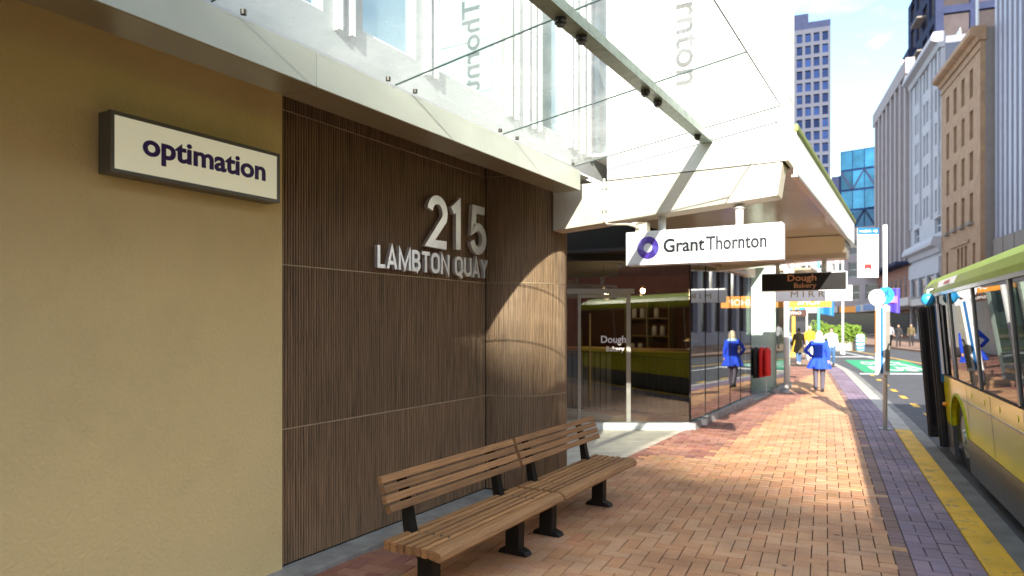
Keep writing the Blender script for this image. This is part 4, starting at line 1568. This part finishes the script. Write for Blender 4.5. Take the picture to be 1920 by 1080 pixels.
person('person in pale yellow top far down the footpath', (-6.9, 41, 0), R(180), 1.65, cl_('pale yellow', (.7, .55, .2)), C_JEAN, H_BLOND, C_DARK)
crowd = [(1.3, 53.5, C_DARK, C_JEAN, 'navy coat and jeans nearest the bus front across the road'), (.7, 54.6, C_DARK, C_JEAN, 'dark coat and jeans beside the navy coat across the road'),
         (2.2, 51.2, C_GREY, C_DARK, 'grey coat next to the bus doors across the road'), (-1.2, 58.6, C_DARK, C_DARK, 'black clothes mid group under the awning opposite'),
         (-1.8, 60.4, C_GREY, C_DARK, 'light grey jacket behind the planter end opposite'), (-2.4, 61.2, C_DARK, C_WHITE, 'black jacket and white trousers across the road'),
         (-2.0, 63.5, C_DARK, C_JEAN, 'dark jacket furthest along opposite footpath'), (-.4, 60.5, C_OLIVE, C_DARK, 'brown coat by the opposite shop window')]
for i, (x, y, a, b, lab) in enumerate(crowd):
    person('pedestrian in ' + lab, (x, y, 0), R(15 + 160 * (i % 2)), 1.66 + .03 * (i % 3), a, b, H_DARK, C_DARK, stride=.18, group='pedestrians across the road')

# ================================================================== PLANTER, POLES, FLAGS, CARS
pt = thing('planter_box', 'pale concrete block planter in the road median', 'planter', (-4.7, 53.2, -.13))
for i in range(5):
    x = -5.9 + i * .48
    MB().box(x, x + .46, 52.7 + i * .2, 53.6 + i * .2, -.13, .5).build('planter_block', M_GKERB, pt, bevel=.03)
for j, (x, y, s, lab) in enumerate(((-5.7, 53.1, 1.05, 'left'), (-4.75, 53.3, .85, 'middle'), (-4.0, 53.6, .92, 'right'))):
    sb = thing('shrub', lab + ' leafy light green shrub in the median planter', 'shrub', (x, y, .45), group='shrubs in the planter')
    st = MB()
    for q in range(5):
        a = q * 1.3
        st.tube([(x, y, .45), (x + .2 * math.cos(a), y + .2 * math.sin(a), .9), (x + .4 * math.cos(a), y + .4 * math.sin(a), 1.3)], [.03, .02, .008], 5)
    st.build('stem', M_BARK, sb)
    lf = MB()
    for q in range(1700):
        d = Vector((random.gauss(0, 1), random.gauss(0, 1), random.gauss(0, 1))).normalized() * (random.random() ** .4) * s
        d.z *= .8
        d *= 1 + .32 * math.sin(4 * d.x / s + 2 * j) * math.cos(5 * d.z + j)
        c = Vector((x, y, 1.05)) + d
        if c.z < .45:
            continue
        u = Vector((random.gauss(0, 1), random.gauss(0, 1), random.gauss(0, 1))).normalized()
        v = u.orthogonal().normalized()
        e_ = .05 + random.random() * .05
        lf.quad(c - u * e_, c + v * e_ * .55, c + u * e_, c - v * e_ * .55)
    lf.build('crown', M_LEAF, sb)
kl = thing('keep_left_bollard', 'blue and white striped round bollard beside the planter', 'bollard', (-3.35, 52.6, -.13))
MB().tube([(-3.35, 52.6, -.13), (-3.35, 52.6, .75), (-3.35, 52.6, .95), (-3.35, 52.6, 1.02)], [.26, .28, .24, .12], 18).build('body', M_SIGNW, kl, smooth=True)
for q in range(4):
    z = .0 + q * .24
    m = MB()
    for i in range(18):
        a, b = 2 * math.pi * i / 18, 2 * math.pi * (i + 1) / 18
        za, zb = z + .09 * math.sin(a), z + .09 * math.sin(b)
        r = .287
        m.quad((-3.35 + r * math.cos(a), 52.6 + r * math.sin(a), za), (-3.35 + r * math.cos(b), 52.6 + r * math.sin(b), zb), (-3.35 + r * math.cos(b), 52.6 + r * math.sin(b), zb + .11), (-3.35 + r * math.cos(a), 52.6 + r * math.sin(a), za + .11))
    m.build('blue_stripe', M_CYAN, kl)


def street_pole(name, label, x, y, h, m_, r=.06, flag=None):
    t = thing(name, label, 'pole', (x, y, 0))
    MB().tube([(x, y, 0), (x, y, h * .5), (x, y, h)], [r, r * .9, r * .75], 12).build('shaft', m_, t, smooth=True)
    MB().tube([(x, y, 0), (x, y, .25)], [r * 2, r * 1.3], 12).build('base', m_, t)
    MB().ball((x, y, h), r, r, r).build('cap', m_, t, smooth=True)
    if flag:
        z0, z1, wd, fm, fm2 = flag
        m = MB()
        n = 8
        for i in range(n):
            a, b = i / n, (i + 1) / n
            f_ = lambda q: (x + q * wd, y + .10 * math.sin(q * 6))
            for s in (0, .012):
                m.quad((*[f_(a)[0], f_(a)[1] + s], z0 - .15 * a), (f_(b)[0], f_(b)[1] + s, z0 - .15 * b), (f_(b)[0], f_(b)[1] + s, z1), (f_(a)[0], f_(a)[1] + s, z1))
        fb = m.build('banner', fm, t)
        MB().box(x + wd * .2, x + wd * .8, y - .12, y - .10, (z0 + z1) / 2 - .2, (z0 + z1) / 2 + .25).build('banner_emblem', fm2, fb)
        MB().tube([(x, y, z1), (x + wd, y, z1)], .015, 6).build('banner_arm', M_STEEL, t)
    return t


M_TEALP = mat('teal pole paint', (.12, .36, .33), .4)
street_pole('street_pole', 'yellow street pole beyond the shop signs', -5.7, 39.5, 3.6, M_YPAINT, .10)
street_pole('street_pole', 'teal street pole with blue and white banner', -4.55, 40.2, 5.5, M_TEALP, .08, flag=(2.3, 3.6, .75, M_BLUE, M_SIGNW))
street_pole('street_pole', 'white street pole at the planter end', -3.7, 44.0, 5.5, M_POLE, .07)
street_pole('street_pole', 'slim grey street pole beside the yellow one', -4.7, 36.8, 4.8, M_POLE, .05)
street_pole('street_pole', 'dark pole with purple banner across the road', -1.9, 55.5, 5.0, M_STEEL, .06, flag=(2.6, 4.2, .85, mat('purple banner', (.05, .03, .30), .6), mat('pink emblem', (.6, .12, .5), .6)))


def car(label, x, y, rz, paint):
    t = thing('car', label, 'car', (x, y, -.13), rz, 'cars at the end of street')
    prof = [(-2.1, .35), (2.1, .35), (2.12, .62), (1.95, .80), (1.0, .92), (-1.9, .95), (-2.1, .85)]
    MB().sweep(prof, 'y', -.85, .85).build('body', paint, t, local=True, bevel=.06) if False else MB().sweep([(p, q) for p, q in prof], 'x', -.85, .85).build('body', paint, t, local=True, bevel=.06)
    cab = [(-1.75, .93), (.95, .92), (.25, 1.42), (-1.2, 1.45)]
    MB().sweep(cab, 'x', -.72, .72).build('cabin_glass', mat('car glass', (.03, .04, .05), .08), t, local=True, bevel=.04)
    MB().box(-.68, .68, -1.15, .2, 1.44, 1.48).build('roof', paint, t, local=True, bevel=.02)
    for sx in (-.8, .62):
        for sy in (-1.3, 1.3):
            wv = MB().tube([(sx, sy, .32), (sx + .18, sy, .32)], .32, 18).build('wheel', M_RUBBER, t, local=True)
            MB().tube([(sx - .005, sy, .32), (sx + .185, sy, .32)], .19, 14).build('rim', M_ALU, wv, local=True)
    for sx in (-.65, .45):
        MB().box(sx, sx + .22, 2.08, 2.13, .62, .74).build('headlight', M_SIGNW, t, local=True)
        MB().box(sx, sx + .22, -2.12, -2.08, .66, .82).build('tail_light', M_RED, t, local=True)
    return t


car('small blue car at the far end of the street, left', -10.5, 64, R(200), mat('blue car paint', (.02, .10, .32), .2, coat=.6))
car('teal blue car at the far end, near the planter', -7.3, 66, R(200), mat('teal car paint', (.03, .22, .30), .2, coat=.6))

# ================================================================== BUILDINGS
def building(name, label, org, rz, x0, x1, depth, h, m_wall, wins, m_pane, recess=.25, m_frame=None, side=None, group=None, mull=True):
    t = thing(name, label, 'building', org, rz, group)
    m = MB()
    gridwall(m, x0, x1, 0, h, wins, recess, lambda a, d, z: (a, d, z))
    # side facing the camera (local +x end) and the rest
    if side:
        gridwall(m, 0.0, depth, 0, h, side, recess, lambda a, d, z: (x1 - d, a, z))
    else:
        m.quad((x1, 0, 0), (x1, depth, 0), (x1, depth, h), (x1, 0, h))
    m.quad((x0, 0, 0), (x0, depth, 0), (x0, depth, h), (x0, 0, h))
    m.quad((x0, depth, 0), (x1, depth, 0), (x1, depth, h), (x0, depth, h))
    m.quad((x0, 0, h), (x1, 0, h), (x1, depth, h), (x0, depth, h))
    me = m.mesh('wall', m_wall)
    link_mesh('wall', me, t)
    cache = {}
    for (lst, rot) in ((wins, False), (side or [], True)):
        for w_ in lst:
            a, b, c, d = w_[:4]
            ky = (round(b - a, 2), round(d - c, 2), rot)
            if ky not in cache:
                wd, hh = b - a, d - c
                fr = MB()
                f_ = min(.07, wd * .12)
                fr.box(0, f_, 0, .06, 0, hh).box(wd - f_, wd, 0, .06, 0, hh).box(f_, wd - f_, 0, .06, 0, f_).box(f_, wd - f_, 0, .06, hh - f_, hh)
                if mull:
                    fr.box(f_, wd - f_, .0, .05, hh * .5 - f_ / 2, hh * .5 + f_ / 2)
                pn = MB().box(f_ * .8, wd - f_ * .8, .03, .04, f_ * .8, hh - f_ * .8)
                cache[ky] = (fr.mesh('window', m_frame or m_wall), pn.mesh('pane', m_pane))
            fm, pm = cache[ky]
            if rot:
                wo = link_mesh('window', fm, t, (x1 - recess + .02, a, c), (0, 0, R(90)))
            else:
                wo = link_mesh('window', fm, t, (a, recess - .06, c))
            link_mesh('pane', pm, wo)
    return t


QX, QY = 4.3, 66.2
ROT = math.atan2(-math.cos(R(11)), math.sin(R(11)))
ORG = (QX, QY, 0)
M_TAN = mat('tan stone', (.30, .18, .10), .8, var=.2, scale=1.2, dirt=((.26, .15, .08), .8, .6, .85))
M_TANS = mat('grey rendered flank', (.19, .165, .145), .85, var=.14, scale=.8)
M_WSTONE = mat('white painted stone', (.36, .36, .39), .7, var=.07, scale=1)
M_PINK = mat('pinkish stone', (.29, .25, .25), .75, var=.08, scale=1)
M_LAV = mat('pale ribbed cladding', (.31, .31, .37), .5, var=.06, scale=1)
M_NAVY = mat('dark blue cladding', (.03, .037, .075), .7, var=.15, scale=1, spec=.04)
M_BRONZE = mat('bronze window glass', (.06, .05, .052), .6, objvar=.3, var=.15, scale=1, spec=.02)
M_PANE = mat('grey blue window glass', (.05, .07, .10), .08, objvar=.5, var=.3, scale=.5, spec=.8)
M_PANE2 = mat('dark window glass', (.03, .03, .035), .1, var=.3, scale=.5, spec=.7)
M_PANEB = mat('blue tower glass', (.012, .024, .075), .6, objvar=.5, var=.3, scale=.4, spec=.02)
M_TOWER = mat('tower concrete', (.052, .058, .085), .8, var=.08, scale=.4)
M_AWN = mat('white awning', (.40, .39, .38), .6, var=.08, scale=1)

# brown stone building
wins = []
for u in (1.9, 4.35, 6.8, 9.3):
    for z in (20.35, 16.95, 13.55, 10.15):
        wins.append((-u - 1.0, -u, z, z + 2.35))
for u in (1.3, 3.6, 4.75, 5.9, 9.6):
    wins.append((-u - .75, -u, 4.9, 8.3))
bb = building('stone_building', 'tan stone building with narrow deep windows and projecting cornice', ORG, ROT, -12.1, 0, 14, 25.0, M_TAN, wins, M_PANE2, .4, M_BROWNS)
MB().box(.003, .04, .35, 14, 0, 25.2).build('sun_dimmed_flank', M_TANS, bb, local=True)  # grey flank, its colour also lowered to hold back direct sun
MB().sweep([(-.75, 24.75), (-.75, 25.0), (-.6, 25.35), (.4, 25.35), (.4, 24.2), (-.15, 24.2), (-.3, 24.5), (-.55, 24.6)], 'x', -12.3, .15).build('cornice', M_TAN, bb, local=True)
MB().box(-12.1, 0, -.1, -.003, 23.5, 23.65).build('string_course', M_TAN, bb, local=True)
for u in (1.9, 4.35, 6.8, 9.3):
    MB().box(-u - 1.1, -u + .1, -.3, -.003, 9.85, 10.1).build('balcony_sill', M_TANS, bb, local=True)
MB().box(-8.6, -2.9, -.12, -.003, 8.5, 8.75).build('lintel', M_TAN, bb, local=True)
MB().box(-12.1, 0, -2.6, -.01, 3.4, 4.0).build('awning', M_AWN, bb, local=True)
MB().tube([(-4.6, 1, 25.3), (-4.6, 1, 34)], .12, 8).build('flagpole', M_POLE, bb, local=True)

# white building
wins = []
for z in (25.95, 22.6, 19.3, 16.0, 12.7, ):
    for u in (12.5, 13.8, 16.2, 17.5, 18.8, 21.6, 22.9):
        wins.append((-u - .85, -u, z, z + 2.2))
for u in (12.3, 21.6):
    wins.append((-u - 2.4, -u, 10.6, 12.1))
wb_ = building('white_building', 'white painted stone building with grouped windows and heavy cornice', ORG, ROT, -25.8, -12.12, 14, 29.0, M_WSTONE, wins, M_PANE, .3, M_WFRAME)
MB().box(-12.118, -12.08, .35, 14, 25.4, 29.2).build('sun_dimmed_flank', mat('blue grey flank dimmed for sun', (.20, .21, .25), .85, var=.08, scale=.6), wb_, local=True)  # separate darker flank colour, so the white wall's sunlit side stays dim
for z in (28.9, 9.3):
    MB().sweep([(-.9, z), (-.9, z + .3), (-.7, z + .8), (.3, z + .8), (.3, z - .7), (-.2, z - .7), (-.35, z - .2)], 'x', -26, -12.0).build('cornice', M_WSTONE, wb_, local=True)
MB().box(-25.8, -12.12, -.25, -.003, 6.6, 8.2).build('fascia_band', M_WSTONE, wb_, local=True)
for u in (12.6, 15.6, 20.6, 25.2):
    MB().box(-u - .45, -u, -.18, -.004, 12.3, 28.1).build('pilaster', M_WSTONE, wb_, local=True)
for u in (13.2, 17.0, 20.8, 24.6):
    MB().box(-u - .7, -u, -.22, -.004, 0, 6.59).build('ground_pier', M_WSTONE, wb_, local=True)
MB().box(-25.7, -12.2, -.02, -.005, .6, 6.4).build('shop_window', M_PANE2, wb_, local=True)
MB().box(-25.6, -12.3, -2.8, -.3, 3.5, 4.3).build('awning', M_AWN, wb_, local=True)
for i in range(5):
    MB().box(-25 + i * 2.4, -23.6 + i * 2.4, 2, 2.06, 29.9, 30.5).build('roof_rail', M_POLE, wb_, local=True)

# pinkish fin building with brick base
fb_ = building('finned_building', 'pinkish stone building with tall vertical fins and brick base', ORG, ROT, -49.5, -25.82, 14, 31.5, M_PINK, [(-28.6 - 3.0 * i, -27.4 - 3.0 * i, 9.6, 29.5) for i in range(7)], M_PANE, .6, M_PINK, mull=False)
for i in range(8):
    MB().box(-27.2 - 3 * i, -26.2 - 3 * i, -.5, -.004, 9, 30.4).build('stone_fin', M_PINK, fb_, local=True)
MB().box(-49.5, -25.8, -.06, -.005, .0, 8.5).build('brick_base', mat('red brown brick base', (.25, .12, .085), .85, var=.25, scale=3), fb_, local=True)
for i in range(7):
    MB().box(-29 - 3 * i, -27.9 - 3 * i, -.09, -.065, 4.6, 7.2).build('base_window', M_PANE2, fb_, local=True)
MB().box(-49.5, -25.9, -1.6, -.01, 8.5, 8.85).build('ledge', M_NAVY, fb_, local=True)
MB().box(-49.4, -26, -3.0, -.1, 3.3, 4.3).build('awning', M_AWN, fb_, local=True)
MB().box(-49.3, -26.1, -.16, -.1, .2, 3.2).build('shop_window', M_PANE2, fb_, local=True)

MB().box(-49.5, -25.83, -.55, .4, 30.41, 32.2).build('parapet', M_PINK, fb_, local=True)
MB().box(-40, -31, -3.06, -3.01, 3.4, 4.2).build('sign_band', M_BLUE, fb_, local=True)
MB().box(-47, -43, -3.06, -3.01, 3.4, 4.2).build('sign_band', M_CYAN, fb_, local=True)

# ribbed pale building at the right edge
org2 = (QX + 1.4 * math.cos(R(11)), QY + 1.4 * math.sin(R(11)), 0)
rb = building('ribbed_building', 'pale lavender building with full height vertical ribs at right edge', org2, ROT, .3, 30, 12, 34, M_LAV, [(.9 + 2.4 * i, 2.7 + 2.4 * i, 1, 6.4) for i in range(12)], M_PANE2, .4, M_LAV)
for i in range(28):
    MB().box(.35 + i * 1.05, .85 + i * 1.05, -.5, -.004, 7.3, 34.2).build('rib', M_LAV, rb, local=True)
for i in range(12):
    MB().box(.6 + 2.4 * i, 2.8 + 2.4 * i, -.7, -.51, 6.3, 8.3).build('stone_block', M_TANS, rb, local=True)

# dark tower block behind
org3 = (QX + 2.5 * math.cos(R(11)), QY + 2.5 * math.sin(R(11)), 0)
wins = [(-29.2 - 3.4 * i, -26.8 - 3.4 * i, 25.5 + 3.9 * j, 28.3 + 3.9 * j) for i in range(4) for j in range(5)]
side = [(.8 + 3.3 * i, 3.4 + 3.3 * i, 25.3 + 4.1 * j, 28.6 + 4.1 * j) for i in range(4) for j in range(4)]
dt = building('dark_tower', 'dark blue tower block with bronze windows behind the white building', org3, ROT, -41, -26, 16, 43, M_NAVY, wins, M_BRONZE, .3, M_NAVY, side=side, mull=False)
for j in range(4):
    MB().box(-34, -30.5, -1.0, -.01, 26.4 + 4 * j, 26.6 + 4 * j).build('balcony', M_TANS, dt, local=True)
MB().box(-41.3, -36.5, -.8, 8, 0, 37).build('lower_wing', M_NAVY, dt, local=True)
MB().box(-36.6, -36.4, -1.6, -.81, 30, 35.5).build('vertical_sign', M_SIGNW, dt, local=True)

# blue glass block and grid tower at the end of the street
bg_ = thing('glass_building', 'blue glass building with white braces at end of street', 'building', (-9, 150, 0), R(-12))
MB().box(-4.2, 9, 0, 12, 0, 35.5).build('core', M_PANEB, bg_, local=True)
M_SKYG = mat('sky blue glass', (.012, .07, .13), .2, objvar=.55, var=.5, scale=.25, spec=.35)
for i in range(6):
    for j in range(9):
        MB().box(-4.0 + i * 2.15, -2.0 + i * 2.15, -.12, -.01, .6 + j * 3.9, 4.1 + j * 3.9).build('glass_panel', M_SKYG, bg_, local=True)
for i in range(6):
    for j in (3, 5, 7):
        a = (-4.0 + i * 2.15, -.2, .6 + j * 3.9)
        b = (-2.0 + i * 2.15, -.2, 4.1 + j * 3.9)
        MB().bar(a if i % 2 else (a[0], a[1], b[2]), b if i % 2 else (b[0], b[1], a[2]), .25, .16, (0, 1, 0)).build('brace', M_NAVY, bg_, local=True)
MB().box(-6.2, -4.25, 1, 10, 0, 31).build('side_wing', M_NAVY, bg_, local=True)
MB().box(-8.0, -6.25, 2, 10, 0, 27).build('lower_wing', M_TANS, bg_, local=True)
wins = [(-.6 + -2.15 * i - 1.5, -.6 - 2.15 * i, 8 + 3.35 * j, 10.4 + 3.35 * j) for i in range(8) for j in range(22)]
tw_ = building('grid_tower', 'tall grey concrete tower with grid of blue square windows', (-20.2, 205, 0), R(8), -19, 0, 16, 82, M_TOWER, wins, M_PANEB, .5, M_TOWER, mull=False)
MB().box(-19, 0.0, .4, 15.6, 82.01, 84).build('parapet', M_NAVY, tw_, local=True)
MB().box(-19.2, -5.5, .6, 15, 84.01, 86.5).build('plant_room', M_NAVY, tw_, local=True)

# low shops closing the street
wins = [(-30 + 2.5 * i, -28.4 + 2.5 * i, 5.2 + 3.4 * j, 7.4 + 3.4 * j) for i in range(17) for j in range(3)]
sh_ = building('shop_row', 'row of low grey shops closing the bend of the street', (-16, 118, 0), R(-20), -30, 13, 10, 16, M_PINK, wins, M_PANE2, .3, M_WFRAME)
MB().box(-30, 13, -.06, -.01, .2, 3.2).build('shop_window', M_PANE2, sh_, local=True)
for i in range(8):
    mm = [M_AWN, M_BLUE, M_RED, M_AWN, M_TANS, M_CYAN, M_AWN, M_ORANGE][i]
    MB().box(-29.8 + 5.3 * i, -24.8 + 5.3 * i, -2.4, -.08, 3.3, 4.2).build('awning', mm, sh_, local=True)

# left side continues past the clothes shop
lb = building('corner_building', 'plain cream building on the left beyond the verandah', (-4.8, 24, 0), R(97), 0, 45, 12, 14, M_WHITE, [(2 + 3 * i, 3.6 + 3 * i, 4.6 + 3.4 * j, 6.8 + 3.4 * j) for i in range(14) for j in range(2)], M_PANE, .25, M_WFRAME)

# opposite frontage seen only in reflections, and the block behind the photographer that shades the near footpath
rw = building('opposite_shops', 'low red brick shops across the road mirrored in shop glass', (15.5, -20, 0), R(-84), -48, 0, 10, 11, mat('red brick', (.30, .10, .06), .85, var=.25, scale=2), [(-46 + 4.2 * i, -43.4 + 4.2 * i, .6 + 4.6 * j, 3.4 + 4.6 * j) for i in range(10) for j in range(2)], M_PANE, .25, M_WFRAME)
A1 = Vector((25.6, -89.3, 0))
dr = Vector((4.05, -2.1, 0)).normalized()
shade = thing('tower_block', 'tall office block behind the photographer shading the footpath', 'building', (A1.x, A1.y, 0), math.atan2(dr.y, dr.x))
MB().box(-75, 60, -30, 0, 0, 45.3).build('wall', M_TOWER, shade, local=True)
for j in range(12):
    MB().box(-75, 60, .02, .12, 2 + j * 3.6, 4 + j * 3.6).build('window_band', M_PANE, shade, local=True)
